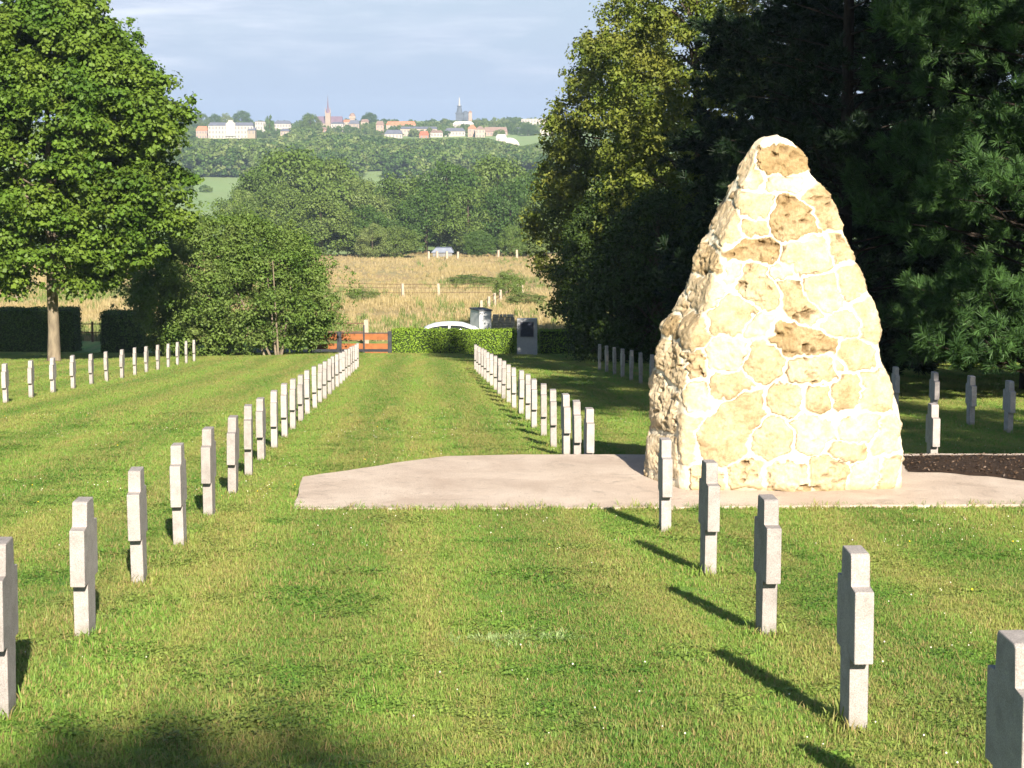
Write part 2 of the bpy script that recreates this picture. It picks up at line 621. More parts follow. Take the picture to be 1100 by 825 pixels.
xs_l = np.concatenate([np.linspace(-150, -30, 13)[:-1], np.linspace(-30, 30, 61), np.linspace(30, 150, 13)[1:]])
sheet('lawn', xs_l, np.linspace(-90, 113, 120), M['lawn'], label='mown lawn sloping down to the hedge')
xs_m = np.concatenate([np.linspace(-1500, -150, 28)[:-1], np.linspace(-150, 150, 101), np.linspace(150, 1500, 28)[1:]])
ys_m = np.concatenate([[113, 116, 120], np.linspace(125, 420, 90)])
sheet('meadow', xs_m, ys_m, M['meadow'], label='dry straw coloured meadow beyond the hedge')
sheet('fields', xs_m, np.linspace(420, 3900, 180), M['field'], label='green fields and hill beyond the valley wood')
for sx in (-1, 1):
    xs = np.linspace(150, 1500, 28) * sx
    sheet('grassland', np.sort(xs), np.linspace(-90, 113, 60), M['field'], label='open grassland off to the side')
# road and parking strip behind the hedge
sheet('road', np.linspace(-13, 150, 80), np.linspace(101.3, 106.8, 6), M['road'], dz=.006, label='asphalt lane behind the clipped hedge')

# terrace: level paving with the lawn falling away behind it
bm = bmesh.new()
pts = []
for i in range(len(SLAB)):
    a, b_ = SLAB[i], SLAB[(i + 1) % len(SLAB)]
    L = math.dist(a, b_)
    k = max(1, int(L / .12))
    for q in range(k):
        t = q / k
        x, y = a[0] + (b_[0] - a[0]) * t, a[1] + (b_[1] - a[1]) * t
        w = .022
        pts.append((x + w * mnoise.noise((x * 3, y * 3, 1)), y + w * mnoise.noise((x * 3, y * 3, 7)) + .04 * mnoise.noise((x * .8, y * .8, 3))))
top = [bm.verts.new((x, y, SZ)) for x, y in pts]
low = [bm.verts.new((x, y, SZ - .6)) for x, y in pts]
bm.faces.new(top)
for i in range(len(pts)):
    k = (i + 1) % len(pts)
    bm.faces.new((top[i], low[i], low[k], top[k]))
o = bm_obj('paving', bm, M['slab'])
tag(o, 'level pale concrete paving around the stone monument', kind='structure')

# dark mulch bed on the right of the monument: a low mound
mp = [slabpt(*p) for p in ((962, 490), (1010, 489.5), (1100, 489), (1300, 488.5), (1300, 524), (1180, 520), (1100, 517), (1060, 512), (1010, 508), (975, 507))]
mcx, mcy = sum(p[0] for p in mp) / len(mp), sum(p[1] for p in mp) / len(mp)
n_ = 60
V, Fc = [], []
mpp = []
for i in range(len(mp)):
    for q in range(12):
        t = q / 12
        a, b_ = mp[i], mp[(i + 1) % len(mp)]
        x, y = a[0] + (b_[0] - a[0]) * t, a[1] + (b_[1] - a[1]) * t
        mpp.append((x + .05 * mnoise.noise((x * 4, y * 4, 2)), y + .05 * mnoise.noise((x * 4, y * 4, 9))))
rings = 8
for r_ in range(rings + 1):
    f = 1 - r_ / rings * .97
    for x, y in mpp:
        X, Y = mcx + (x - mcx) * f, mcy + (y - mcy) * f
        V.append((X, Y, SZ + .004 + .012 * min(1, (1 - f) * 5) + .014 * mnoise.noise((X * 9, Y * 9, 0)) * min(1, (1 - f) * 8)))
k = len(mpp)
for r_ in range(rings):
    for i in range(k):
        Fc.append((r_ * k + i, r_ * k + (i + 1) % k, (r_ + 1) * k + (i + 1) % k, (r_ + 1) * k + i))
o = link('mulch_bed', mesh_np('mulch_bed', V, Fc, smooth=True), M['soil'])
tag(o, 'dark brown mulch spread on the paving right of the monument', kind='stuff')
# loose bark chips
rg = np.random.default_rng(3)
n = 1800
P = []
while len(P) < n:
    px_, py_ = rg.uniform(965, 1300), 488 + 36 * rg.uniform()**1.0
    x, y = slabpt(px_, py_)
    P.append((x, y))
P = np.array(P)
ok = in_poly(P[:, 0], P[:, 1], mp)
P = P[ok]
P3 = np.column_stack([P, np.full(len(P), SZ + .03)])
V, Fc = leaf_quads(P3, rg.normal(size=(len(P), 3)) + [0, 0, 1.6], .035, rg=rg, aspect=.5)
o = link('bark_chips', mesh_np('bark_chips', V, Fc, {'tone': np.repeat(rg.uniform(0, 1, len(P)), 4)}), mat_leaf('bark_chip', (.02, .012, .008), (.13, .085, .055), None, 0))
tag(o, 'loose bark chips on the dark bed', kind='stuff')

# ------------------------------------------------------------------ grass
rg = np.random.default_rng(11)
blade_protos = []
for i in range(5):
    V, Fc, T = tuft(22, .020 + .004 * i, .07, .0055, 1.9, rg)
    blade_protos.append(proto('grass_tuft', V, Fc, M['blade'], T))
V, Fc, T = tuft(20, .06, .06, .006, 1.0, rg)
blade_protos.append(proto('tall_tuft', V, Fc, M['blade'], T))
V, Fc = leaf_quads(rg.normal(size=(16, 3)) * [.035, .035, .004] + [0, 0, .022], rg.normal(size=(16, 3)) * .4 + [0, 0, 1.5], .022, rg=rg, aspect=.9)
blade_protos.append(proto('clover_patch', V, Fc, M['blade'], np.repeat(rg.uniform(0, .5, 16), 4)))


def band(y0, y1, dens, margin):
    w0 = .262 * y1 + margin
    n = int(dens * 2 * w0 * (y1 - y0))
    x = rg.uniform(-w0, w0, n)
    y = rg.uniform(y0, y1, n)
    k = np.abs(x) < (.262 * y + margin)
    x, y = x[k], y[k]
    k = ~in_poly(x, y, SLAB)
    return x[k], y[k]


def vn(x, y, s, seed):
    """cheap smooth value noise in 2d"""
    r2 = np.random.default_rng(seed)
    T = r2.uniform(0, 1, (256, 256))
    x = x * s + 1000
    y = y * s + 1000
    xi, yi = np.floor(x).astype(int), np.floor(y).astype(int)
    fx, fy = x - xi, y - yi
    fx, fy = fx * fx * (3 - 2 * fx), fy * fy * (3 - 2 * fy)
    g = lambda a, b: T[a % 256, b % 256]
    return (g(xi, yi) * (1 - fx) + g(xi + 1, yi) * fx) * (1 - fy) + (g(xi, yi + 1) * (1 - fx) + g(xi + 1, yi + 1) * fx) * fy


GX, GY, GS = [], [], []
for y0, y1, dens, sc in ((7.0, 14, 700, .85), (14, 22, 560, .88), (22, 34, 330, 1.0), (34, 55, 130, 1.25), (55, 100, 45, 1.5)):
    x, y = band(y0, y1, dens, 1.6)
    keep = rg.uniform(size=len(x)) < (.55 + .6 * vn(x, y, 1.6, 5))
    x, y = x[keep], y[keep]
    GX.append(x); GY.append(y); GS.append(sc * rg.uniform(.7, 1.25, len(x)) * (.75 + .5 * vn(x, y, .8, 6)))
x, y, s = map(np.concatenate, (GX, GY, GS))
idx = rg.integers(0, 5, len(x))
pt = vn(x, y, 1.1, 9)
idx[(rg.uniform(size=len(x)) < .10 * (pt > .55)) & (y < 40)] = 5
idx[(rg.uniform(size=len(x)) < .35 * (vn(x, y, 1.9, 12) > .62)) & (y < 40)] = 6
rot = np.column_stack([rg.normal(0, .08, len(x)), rg.normal(0, .08, len(x)), rg.uniform(0, 6.28, len(x))])
scatter('lawn_grass', np.column_stack([x, y, ground(x, y)]), rot, s, idx, blade_protos, 'short mown grass with clover covering the lawn', 'grass')

# fringe of longer grass along the front edge of the paving
ex, ey = [], []
for i in range(len(SLAB)):
    a, b_ = SLAB[i], SLAB[(i + 1) % len(SLAB)]
    L = math.dist(a, b_)
    m_ = int(L * 55)
    t = rg.uniform(0, 1, m_)
    ex.append(a[0] + (b_[0] - a[0]) * t); ey.append(a[1] + (b_[1] - a[1]) * t)
ex, ey = np.concatenate(ex), np.concatenate(ey)
k = ey < 21.9
ex, ey = ex[k], ey[k]
ey = ey - rg.normal(0.012, .035, len(ey)) + .12 * np.clip(vn(ex * 1., ey * 0 + 1, 1.6, 99) - .6, 0, 1) * rg.uniform(0, 1, len(ey))
scatter('edge_grass', np.column_stack([ex, ey, ground(ex, ey)]), np.column_stack([rg.normal(0, .2, len(ex)), rg.normal(0, .2, len(ex)), rg.uniform(0, 6.28, len(ex))]),
        rg.uniform(.8, 1.7, len(ex)), rg.integers(0, 6, len(ex)), blade_protos, 'longer grass fringing the edge of the paving', 'grass')

ex = np.concatenate([rg.normal(c_, .13, 26) for c_ in (.02, .20, -.14)])
ey = np.concatenate([rg.normal(c_, .10, 26) for c_ in (12.05, 12.2, 12.1)])
pale = [proto('bent_tuft', *tuft(18, .055, .05, .006, 1.6, rg)[:2], mat_plain('pale_bent_grass', (.27, .37, .15), .8, .3, 9), None)]
scatter('bent_grass', np.column_stack([ex, ey, ground(ex, ey)]), np.column_stack([rg.normal(0, .15, len(ex)), rg.normal(0, .15, len(ex)), rg.uniform(0, 6.28, len(ex))]),
        rg.uniform(.4, .8, len(ex)), np.zeros(len(ex), int), pale, 'pale bent grass missed by the mower in the near middle lawn', 'grass')

# small white clover heads and a few yellow flowers
def blob(r, mat):
    b2 = bmesh.new()
    bmesh.ops.create_icosphere(b2, subdivisions=1, radius=r)
    me = bpy.data.meshes.new('flower_head'); b2.to_mesh(me); b2.free()
    me.materials.append(mat)
    return bpy.data.objects.new('flower_head', me)


fx, fy = band(7.5, 40, 8, 1)
k = rg.uniform(size=len(fx)) < np.clip(vn(fx, fy, .7, 21) * 2 - .75, 0.03, 1) ** 2
fx, fy = fx[k], fy[k]
scatter('clover_flowers', np.column_stack([fx, fy, ground(fx, fy) + .035]), np.zeros((len(fx), 3)), rg.uniform(.5, 1.1, len(fx)),
        (rg.uniform(size=len(fx)) < .07).astype(int), [blob(.0055, M['flower']), blob(.008, M['flowery'])], 'tiny white clover heads dotted over the lawn', 'flowers')

# dry meadow grass
rg = np.random.default_rng(31)
straw = []
for i in range(3):
    V, Fc, T = tuft(18, .5, .28, .035, .45, rg)
    straw.append(proto('straw_tuft', V, Fc, M['straw'], T))
V, Fc, T = tuft(22, .8, .35, .05, .5, rg)
straw.append(proto('weed_tuft', V, Fc, M['wood_b'], T))
n = 60000
y = 113 + (420 - 113) * rg.uniform(size=n) ** 1.5
x = rg.uniform(-.27, .27, n) * y
dn = vn(x, y * .6, .12, 41)
k = rg.uniform(size=n) < .45 + .5 * dn
x, y, dn = x[k], y[k], dn[k]
idx = rg.integers(0, 3, len(x))
idx[rg.uniform(size=len(x)) < np.clip((vn(x, y * .5, .05, 43) - .54) * 1.6, .01, .5)] = 3
scatter('meadow_grass', np.column_stack([x, y, ground(x, y)]), np.column_stack([np.zeros(len(x)), np.zeros(len(x)), rg.uniform(0, 6.28, len(x))]),
        rg.uniform(.5, 1.2, len(x)) * (.5 + .8 * dn), idx, straw, 'tall dry grass and weeds covering the meadow', 'grass')

# ------------------------------------------------------------------ grave crosses
def cross_mesh(seed):
    rr = random.Random(seed)
    t, ws, wa, H = .088, .104, .205, .85
    za, zb = .365, .697
    out = [(-ws, -.08), (ws, -.08), (ws, za + .004), (wa, za - .006), (wa, zb), (ws, zb + .004), (ws, H - .010), (ws - .016, H), (-ws + .016, H), (-ws, H - .010), (-ws, zb + .004), (-wa, zb), (-wa, za - .006), (-ws, za + .004)]
    bm = bmesh.new()
    prism(bm, [(a + rr.uniform(-.002, .002), b + rr.uniform(-.002, .002)) for a, b in out], -t / 2, t / 2)
    bmesh.ops.bevel(bm, geom=list(bm.edges), offset=.006, segments=2, profile=.5, affect='EDGES')
    bmesh.ops.recalc_face_normals(bm, faces=bm.faces)
    me = bpy.data.meshes.new('grave_cross')
    bm.to_mesh(me)
    bm.free()
    me.materials.append(M['cross'])
    return me


CM = [cross_mesh(i) for i in range(4)]
ONES = ['', 'first', 'second', 'third', 'fourth', 'fifth', 'sixth', 'seventh', 'eighth', 'ninth', 'tenth', 'eleventh', 'twelfth', 'thirteenth', 'fourteenth',
        'fifteenth', 'sixteenth', 'seventeenth', 'eighteenth', 'nineteenth', 'twentieth']


def ordinal(n):
    return ONES[n] if n <= 20 else 'twenty-' + ONES[n - 20]


RD = (445 - CX) / F / ray(CX, 335)[1]
rr = random.Random(5)


CROSS_AT = []


def row(x0, ys, where, group, firstword='nearest', xs=None):
    for i, Y in enumerate(ys):
        X = xs[i] if xs else x0 + RD * Y + (.06 * math.exp(-((Y - 20) / 6) ** 2) if x0 == -2.0 else 0)
        CROSS_AT.append((X, Y))
        o = bpy.data.objects.new('grave_cross', CM[rr.randrange(4)])
        COL.objects.link(o)
        o.location = (X + rr.uniform(-.015, .015), Y, gz(X, Y))
        o.rotation_euler = (R(rr.uniform(-1.0, 1.0)), R(rr.uniform(-.9, .9)), R(90 + 2.5 + rr.uniform(-2.2, 2.2)))
        s = rr.uniform(.985, 1.015)
        o.scale = (1, 1, s)
        nm = firstword if i == 0 else ordinal(i + 1) + ' ' + firstword
        tag(o, 'grey stone grave cross, %s in the %s' % (nm, where), 'grave cross', group)


row(-2.0, [9.8 + 2.43 * k for k in range(27)], 'long row left of the middle lawn', 'crosses of the long sunlit row on the left')
row(1.835, [6.95, 9.5, 12.3, 15.2, 18.1], 'front row before the monument', 'crosses in front of the monument', xs=[1.71, 1.60, 1.53, 1.44, 1.355])
row(2.0, [23.75, 25.6, 27.5] + [29.7 + 2.42 * k for k in range(17)], 'row behind the paving', 'crosses of the row behind the paving')
row(-8.6, [43.6 + 2.9 * k for k in range(14)], 'distant row at the far left', 'crosses of the far left row')
row(6.1, [53.6, 56.1, 58.5, 61, 63.5, 66, 68.6], 'shaded row left of the monument', 'crosses of the shaded row behind the monument')
o = bpy.data.objects.new('grave_cross', CM[1]); COL.objects.link(o); X = 6.2 + RD * 24.8; o.location = (X, 24.8, gz(X, 24.8)); o.rotation_euler = (0, R(.5), R(91))
tag(o, 'lone sunlit grey stone cross directly behind the dark mulch bed', 'grave cross')
row(9.45, [33.0, 35.2, 37.7, 40.8], 'shaded row under the right pines', 'crosses in the shade of the pines')

rg = np.random.default_rng(77)
ex, ey = [], []
for X, Y in CROSS_AT:
    if Y > 45: continue
    m_ = 46
    t = rg.uniform(0, 1, m_); sd_ = rg.integers(0, 4, m_)
    u_ = np.where(sd_ < 2, (t - .5) * .24, np.where(sd_ == 2, -.125, .125)); v_ = np.where(sd_ < 2, np.where(sd_ == 0, -.06, .06), (t - .5) * .1)
    k = rg.uniform(size=m_) < .75
    ex.append((X + v_ + rg.normal(0, .012, m_))[k]); ey.append((Y + u_ + rg.normal(0, .012, m_))[k])
ex, ey = np.concatenate(ex), np.concatenate(ey)
scatter('foot_grass', np.column_stack([ex, ey, ground(ex, ey)]), np.column_stack([rg.normal(0, .2, len(ex)), rg.normal(0, .2, len(ex)), rg.uniform(0, 6.28, len(ex))]),
        rg.uniform(.7, 1.7, len(ex)), rg.integers(2, 6, len(ex)), blade_protos, 'longer grass left by the mower around the feet of the crosses', 'grass')

# ------------------------------------------------------------------ monument
def fbm3(P, s, octv=4, seed=0):
    r2 = np.random.default_rng(seed)
    T = r2.uniform(-1, 1, (64, 64, 64))
    tot = np.zeros(len(P)); a = 1.; nrm = 0
    for k in range(octv):
        Q = P * s + 100 + 17.3 * k
        I = np.floor(Q).astype(int); f = Q - I; f = f * f * (3 - 2 * f)
        v = 0
        for dx in (0, 1):
            for dy in (0, 1):
                for dz in (0, 1):
                    w = (f[:, 0] if dx else 1 - f[:, 0]) * (f[:, 1] if dy else 1 - f[:, 1]) * (f[:, 2] if dz else 1 - f[:, 2])
                    v = v + w * T[(I[:, 0] + dx) % 64, (I[:, 1] + dy) % 64, (I[:, 2] + dz) % 64]
        tot += a * v; nrm += a; a *= .5; s *= 2.03
    return tot / nrm


MY = 22.1
SIL = [(147, 820, 838), (149, 815, 844), (153, 809, 850), (165, 802, 858), (187, 790, 869), (210, 779, 886), (239, 765, 901), (260, 754, 910), (292, 743, 921), (328, 729, 937), (349, 713, 941),
       (380, 706, 945), (422, 700, 959), (453, 699, 964), (490, 696, 968), (520, 692, 972)]
sy = np.array([a[0] for a in SIL], float)
zt = np.array([zat(a, MY) for a in sy])
xl = np.array([at(a[1], a[0], MY)[0] for a in SIL])
xr = np.array([at(a[2], a[0], MY - .60 * min(1, (a[0] - 140) / 370))[0] for a in SIL])
MCX, MCY = 2.78, MY
NB, NA = 330, 760
ztop, zbot = zt[0], SZ - .05
H_ = ztop - zbot
tt = np.linspace(0, 1, NB)
zz = zbot + H_ * tt
XL = np.interp(zz, zt[::-1], xl[::-1])
XR = np.interp(zz, zt[::-1], xr[::-1])
foot = np.array([(1.70, 21.08), (2.9, 20.98), (4.12, 21.15), (4.14, 22.1), (3.9, 23.25), (2.8, 23.35), (1.55, 23.2), (1.39, 21.85)])
ang = np.linspace(0, 2 * math.pi, NA, endpoint=False)
# radius of the footprint polygon by angle, corners softened
rad = np.zeros(NA)
for i, a in enumerate(ang):
    d = np.array([math.cos(a), math.sin(a)])
    best = 9
    for k in range(len(foot)):
        p, q = foot[k] - (MCX, MCY), foot[(k + 1) % len(foot)] - (MCX, MCY)
        e = q - p
        den = d[0] * e[1] - d[1] * e[0]
        if abs(den) < 1e-9: continue
        t_ = (p[0] * e[1] - p[1] * e[0]) / den
        s_ = (p[0] * d[1] - p[1] * d[0]) / den
        if t_ > 0 and -1e-6 <= s_ <= 1 + 1e-6: best = min(best, t_)
    rad[i] = best
ker = np.hanning(21); ker /= ker.sum()
rad = np.convolve(np.concatenate([rad[-10:], rad, rad[:10]]), ker, 'valid')
cosA, sinA = np.cos(ang), np.sin(ang)
bx, by = rad * cosA, rad * sinA
lw, rw = -bx.min(), bx.max()
Xg = np.zeros((NB, NA)); Yg = np.zeros((NB, NA)); Zg = np.repeat(zz[:, None], NA, 1)
for i in range(NB):
    sl, sr = (MCX - XL[i]) / lw, (XR[i] - MCX) / rw
    sx = np.where(bx < 0, sl, sr)
    sd = .5 * (sl + sr)
    Xg[i] = MCX + bx * sx
    Yg[i] = MCY + by * (sd * .93 + .07 * tt[i] * 0 + .0)
P0 = np.stack([Xg, Yg, Zg], -1).reshape(-1, 3)
# stones of the front face, laid out in the photo's coordinates at the face's real distance
ST = [(835, 176, 26, 15, 0, .9, 1), (803, 180, 9, 20, -25, .35, 0), (845, 199, 18, 7, 3, .15, 0), (814, 220, 18, 13, -5, .4, 0), (849, 236, 24, 23, 10, .85, 1),
      (884, 223, 24, 12, 52, .6, 1), (807, 245, 13, 8, -5, .5, 0), (807, 267, 29, 12, -8, .78, 1), (865, 273, 25, 20, 5, .28, 0), (783, 248, 9, 18, -12, .35, 0),
      (812, 304, 16, 24, -35, .5, 1), (758, 277, 14, 11, 0, .6, 1), (882, 312, 15, 20, -15, .25, 0), (856, 323, 13, 26, -42, .5, 1), (758, 318, 15, 17, 0, .3, 0),
      (783, 337, 19, 18, 20, .5, 0), (747, 357, 15, 15, 0, .62, 0), (861, 363, 31, 14, 3, .82, 1), (817, 388, 19, 22, 10, .5, 0), (872, 396, 20, 12, 0, .5, 1),
      (917, 380, 16, 15, 0, .55, 0), (898, 347, 20, 11, 8, .35, 0), (789, 411, 23, 12, 8, .5, 0), (775, 378, 20, 17, 0, .08, 0), (790, 456, 45, 22, -52, .5, 0),
      (840, 430, 21, 15, 0, .42, 0), (875, 427, 13, 13, 0, .55, 0), (906, 417, 13, 15, 0, .6, 0), (938, 419, 13, 18, 5, .42, 0), (829, 467, 21, 17, -40, .35, 0),
      (744, 466, 9, 21, 0, .4, 0), (909, 484, 15, 8, 0, .52, 0), (890, 508, 15, 15, 0, .4, 1), (869, 466, 22, 15, 10, .10, 0), (924, 458, 17, 11, -12, .25, 0),
      (801, 509, 20, 12, 0, .3, 1), (843, 512, 18, 12, 0, .3, 1), (934, 509, 17, 13, 0, .12, 0), (764, 514, 14, 11, 0, .4, 1), (931, 345, 7, 14, -10, .3, 0),
      (912, 300, 10, 15, -15, .4, 0), (899, 265, 8, 13, -15, .55, 1), (815, 347, 12, 9, 0, .12, 0), (747, 390, 11, 13, 0, .6, 1), (721, 388, 12, 22, 0, .4, 1),
      (748, 428, 9, 15, 0, .15, 0), (719, 349, 8, 13, 0, .75, 1), (952, 470, 8, 16, 0, .2, 0), (957, 508, 8, 13, 0, .35, 0), (714, 440, 9, 26, 0, .25, 1), (716, 492, 11, 17, 5, .12, 0),
      (731, 318, 8, 14, 0, .4, 0), (842, 290, 10, 8, 0, .1, 0), (900, 392, 4, 4, 0, .4, 0), (866, 445, 0.1, 0.1, 0, 0, 0), (792, 290, 9, 8, 0, .15, 0)]
mask = np.zeros(len(P0)); tone = np.zeros(len(P0)); rough = np.zeros(len(P0)); sid = np.zeros(len(P0))
warp = np.stack([fbm3(P0, 5, 3, 1), fbm3(P0, 5, 3, 2)], -1)
fineW = np.stack([fbm3(P0, 18, 2, 3), fbm3(P0, 18, 2, 4)], -1)
Yf = MCY - .93 * 1.1 * np.interp(zz, [zbot, ztop], [1, .12])      # rough depth of the front face by height
Yff = np.repeat(Yf[:, None], NA, 1).reshape(-1)
ppx = CX + P0[:, 0] / Yff * F * .985
hh = P0[:, 2] / Yff
ppy = CY + F * np.tan(np.arctan(-hh) - TH)
ppx = CX + P0[:, 0] / np.sqrt(Yff**2 + P0[:, 2]**2) / np.cos(np.arctan(-hh) - TH) * F
angF = np.repeat(ang[None], NB, 0).reshape(-1)
front = (np.sin(angF) < -.12)
qx = ppx + 7 * warp[:, 0] + 4 * fineW[:, 0]
qy = ppy + 7 * warp[:, 1] + 4 * fineW[:, 1]
best = np.full(len(P0), 9.); sec = np.full(len(P0), 9.); bsz = np.zeros(len(P0))
qx = ppx + 6 * warp[:, 0] + 3.5 * fineW[:, 0]
qy = ppy + 6 * warp[:, 1] + 3.5 * fineW[:, 1]
for j, (cx, cy, rx, ry, an, tn, rf) in enumerate(ST):
    if rx < 1: continue
    a = R(an); dx, dy = qx - cx, qy - cy
    u = (dx * math.cos(a) + dy * math.sin(a)) / rx; v = (-dx * math.sin(a) + dy * math.cos(a)) / ry
    jr = random.Random(j * 7 + 1); pw = jr.uniform(2.2, 4.5); sk_ = jr.uniform(-.25, .25)
    u = u + sk_ * v
    e_ = ((np.abs(u)**pw + np.abs(v)**pw)**(1 / pw) - 1) * min(rx, ry) / 100.
    k = e_ < best
    sec = np.where(k, best, np.minimum(sec, e_))
    best = np.where(k, e_, best)
    tone[k] = tn; rough[k] = rf
grow = .062 + .02 * warp[:, 1]
s_ = np.minimum(grow - best, (sec - best) * .5 - .009 - .008 * fineW[:, 1])
mask = np.where(front, np.clip(s_, 0, 1), 0)
# remaining faces: scattered stones in (arc, height)
arc = np.repeat((ang * 1.35)[None], NB, 0).reshape(-1) * (1.15 - .75 * np.repeat(tt[:, None], NA, 1).reshape(-1))
rg = np.random.default_rng(17)
back = ~front
hz = P0[:, 2] - SZ
for rowi in range(12):
    zc = .15 + rowi * .29
    sc_ = 1.15 - .75 * min(1, zc / 3.6)
    a0 = rg.uniform(0, .2)
    while a0 < 6.4:
        w = rg.uniform(.26, .55) / max(sc_, .3) / 1.35
        ac = a0 + w / 2
        if math.sin(ac) > -.25:
            rx, ry = w * .5 * 1.35 * sc_ * .88, rg.uniform(.105, .16)
            zc2 = zc + rg.uniform(-.05, .05)
            dx = (angF - ac) * 1.35 * sc_ + .07 * warp[:, 0] + .03 * fineW[:, 0]; dz = hz - zc2 + .07 * warp[:, 1]
            s_ = (1 - (np.abs(dx / rx)**2.8 + np.abs(dz / ry)**2.8)**(1 / 2.8)) * min(rx, ry)
            k = back & (s_ > mask)
            mask[k] = s_[k]; tone[k] = rg.uniform(.05, .85); rough[k] = rg.uniform() < .45; sid[k] = 100 + rowi
        a0 += w
stone = np.clip(mask / .008, 0, 1); stone = stone * stone * (3 - 2 * stone)
n_lo = fbm3(P0, 1.6, 3, 21); n_mid = fbm3(P0, 7, 4, 22); n_hi = fbm3(P0, 26, 3, 23)
cav = np.clip(-fbm3(P0 * [1, 1, 1.6], 11, 4, 24) * 2.4 - .35, 0, 1)
disp = .05 * n_lo + .035 * fbm3(P0, 3.2, 2, 61) + .012 * n_mid + .008 * n_hi + stone * (.010 + .018 * np.clip(mask * 14, 0, 1)) + stone * (.3 + rough) * (.020 * n_mid - .050 * cav + .012 * n_hi) - .006 * (1 - stone)
# the left side is much rougher
lf = np.clip((1.75 + .5 * (P0[:, 2] - SZ) / 3.6 - P0[:, 0]) * 2, 0, 1)
disp += lf * (.045 * fbm3(P0, 2.2, 2, 30) - .030 * cav)
fade = np.clip((ztop - P0[:, 2]) / .15, .15, 1)
disp *= fade
C0 = np.stack([np.full(len(P0), MCX), np.full(len(P0), MCY), P0[:, 2]], -1)
dn_ = norm(P0 - C0)
P1 = P0 + dn_ * disp[:, None]
P1[:, 2] += .02 * fbm3(P0, 3, 3, 31)
crack = np.clip(mask / .003, 0, 1) * np.clip((.013 - mask) / .006, 0, 1) * np.clip(fbm3(P0, 6, 3, 70) * 3 + .25, 0, 1)
crack = np.maximum(crack, stone * np.clip(cav * (.10 + rough * .8) * 1.2, 0, 1)) * (1 - .6 * lf)
tone = np.clip(tone * 1.05 + .35 * fbm3(P0, 5, 3, 33) * stone, 0, 1) * .95
i, j = np.meshgrid(np.arange(NA), np.arange(NB - 1))
i2 = (i + 1) % NA
Fq = np.stack([j * NA + i, j * NA + i2, (j + 1) * NA + i2, (j + 1) * NA + i], -1).reshape(-1, 4)
# cap: rings shrinking to the centre
top_i = np.arange((NB - 1) * NA, NB * NA)
Vc = [P1]; Fcap = []
last = top_i; off = len(P1)
for rI, f in enumerate((.7, .4, .05)):
    ring = np.array([MCX, MCY, ztop + .006 + .008 * rI]) * 1.0 + (P1[top_i] - [MCX, MCY, 0]) * [f, f, 0]
    ring[:, 2] += .008 * fbm3(ring, 9, 2, 50)
    Vc.append(ring)
    cur = np.arange(off, off + NA); off += NA
    Fcap.append(np.stack([last, np.roll(last, -1), np.roll(cur, -1), cur], -1)); last = cur
Vm = np.concatenate(Vc); Fm = np.concatenate([Fq] + Fcap)
padn = len(Vm) - len(P1)
org = np.array([MCX, MCY, SZ])
o = link('stone_monument', mesh_np('stone_monument', Vm - org, Fm, {'stone': np.concatenate([stone, np.zeros(padn)]), 'tone': np.concatenate([tone, np.zeros(padn)]), 'crack': np.concatenate([crack, np.zeros(padn)])}, smooth=True), M['mon'], loc=org)
tag(o, 'tall tapering monument of rough ochre stones set in white mortar', 'monument')

# ------------------------------------------------------------------ trees
def tree(name, base, leafV, leafF, tone_, leafmat, trunk_paths, barkmat, label, cat='tree', group=None, sides=8):
    r_ = empty(name, base, label, cat, group)
    cr = link('crown', mesh_np('crown', leafV, leafF, {'tone': tone_}), leafmat, r_)
    V, Fc = tubes(trunk_paths, sides)
    link('trunk', mesh_np('trunk', V, Fc, smooth=True), barkmat, r_)
    return r_


def crown_clumps(prof, h0, h1, n, rg, inner=.5, wob=.12, cx=0, cy=0, squash=1.):
    """clump centres inside a crown of revolution; prof(t)->radius"""
    C = []
    seed = rg.uniform(0, 99)
    while len(C) < n:
        t = rg.uniform(0, 1)
        if rg.uniform() > prof(t) / prof.mx: continue
        a = rg.uniform(0, 2 * math.pi)
        h = h0 + (h1 - h0) * t
        rr_ = prof(t) * (inner + (1 - inner) * math.sqrt(rg.uniform()))
        rr_ *= 1 + wob * 2 * mnoise.noise((math.cos(a) * 1.3 + seed, math.sin(a) * 1.3, h * .45))
        C.append((cx + rr_ * math.cos(a), cy + rr_ * math.sin(a) * squash, h))
    return np.array(C)


class Prof:
    def __init__(s, pts):
        s.t = [p[0] for p in pts]; s.r = [p[1] for p in pts]; s.mx = max(s.r)

    def __call__(s, t):
        return float(np.interp(t, s.t, s.r))


def limbs(C, rg, trunk_top, h_start, every=6, r0=.06):
    out = []
    for c in C[::every]:
        h = max(h_start, min(trunk_top, c[2] - rg.uniform(.6, 2.2)))
        s = np.array([0, 0, h]); e = np.array(c)
        m1 = s + (e - s) * .35 + [0, 0, .1 * np.linalg.norm((e - s)[:2])]
        m2 = s + (e - s) * .7 + rg.normal(0, .12, 3) + [0, 0, .12]
        out.append([(*s, r0), (*m1, r0 * .75), (*m2, r0 * .45), (*e, r0 * .15)])
    return out


# maple on the left
rg = np.random.default_rng(101)
bx_, by_, _ = at(58, 388, 82)
bz_ = gz(bx_, by_)
prof = Prof([(0, 2.2), (.1, 3.9), (.25, 4.8), (.42, 5.2), (.6, 4.9), (.75, 4.0), (.88, 2.7), (.96, 1.6), (1, .6)])
C = crown_clumps(prof, 3.0, 14.7, 800, rg, .35, .19)
rad_ = rg.uniform(.45, 1.1, len(C))
V, Fc, T = clump_leaves(C, rad_, 215, .168, flat=.5, shell=.35, up=.8, rg=rg, aspect=.95)
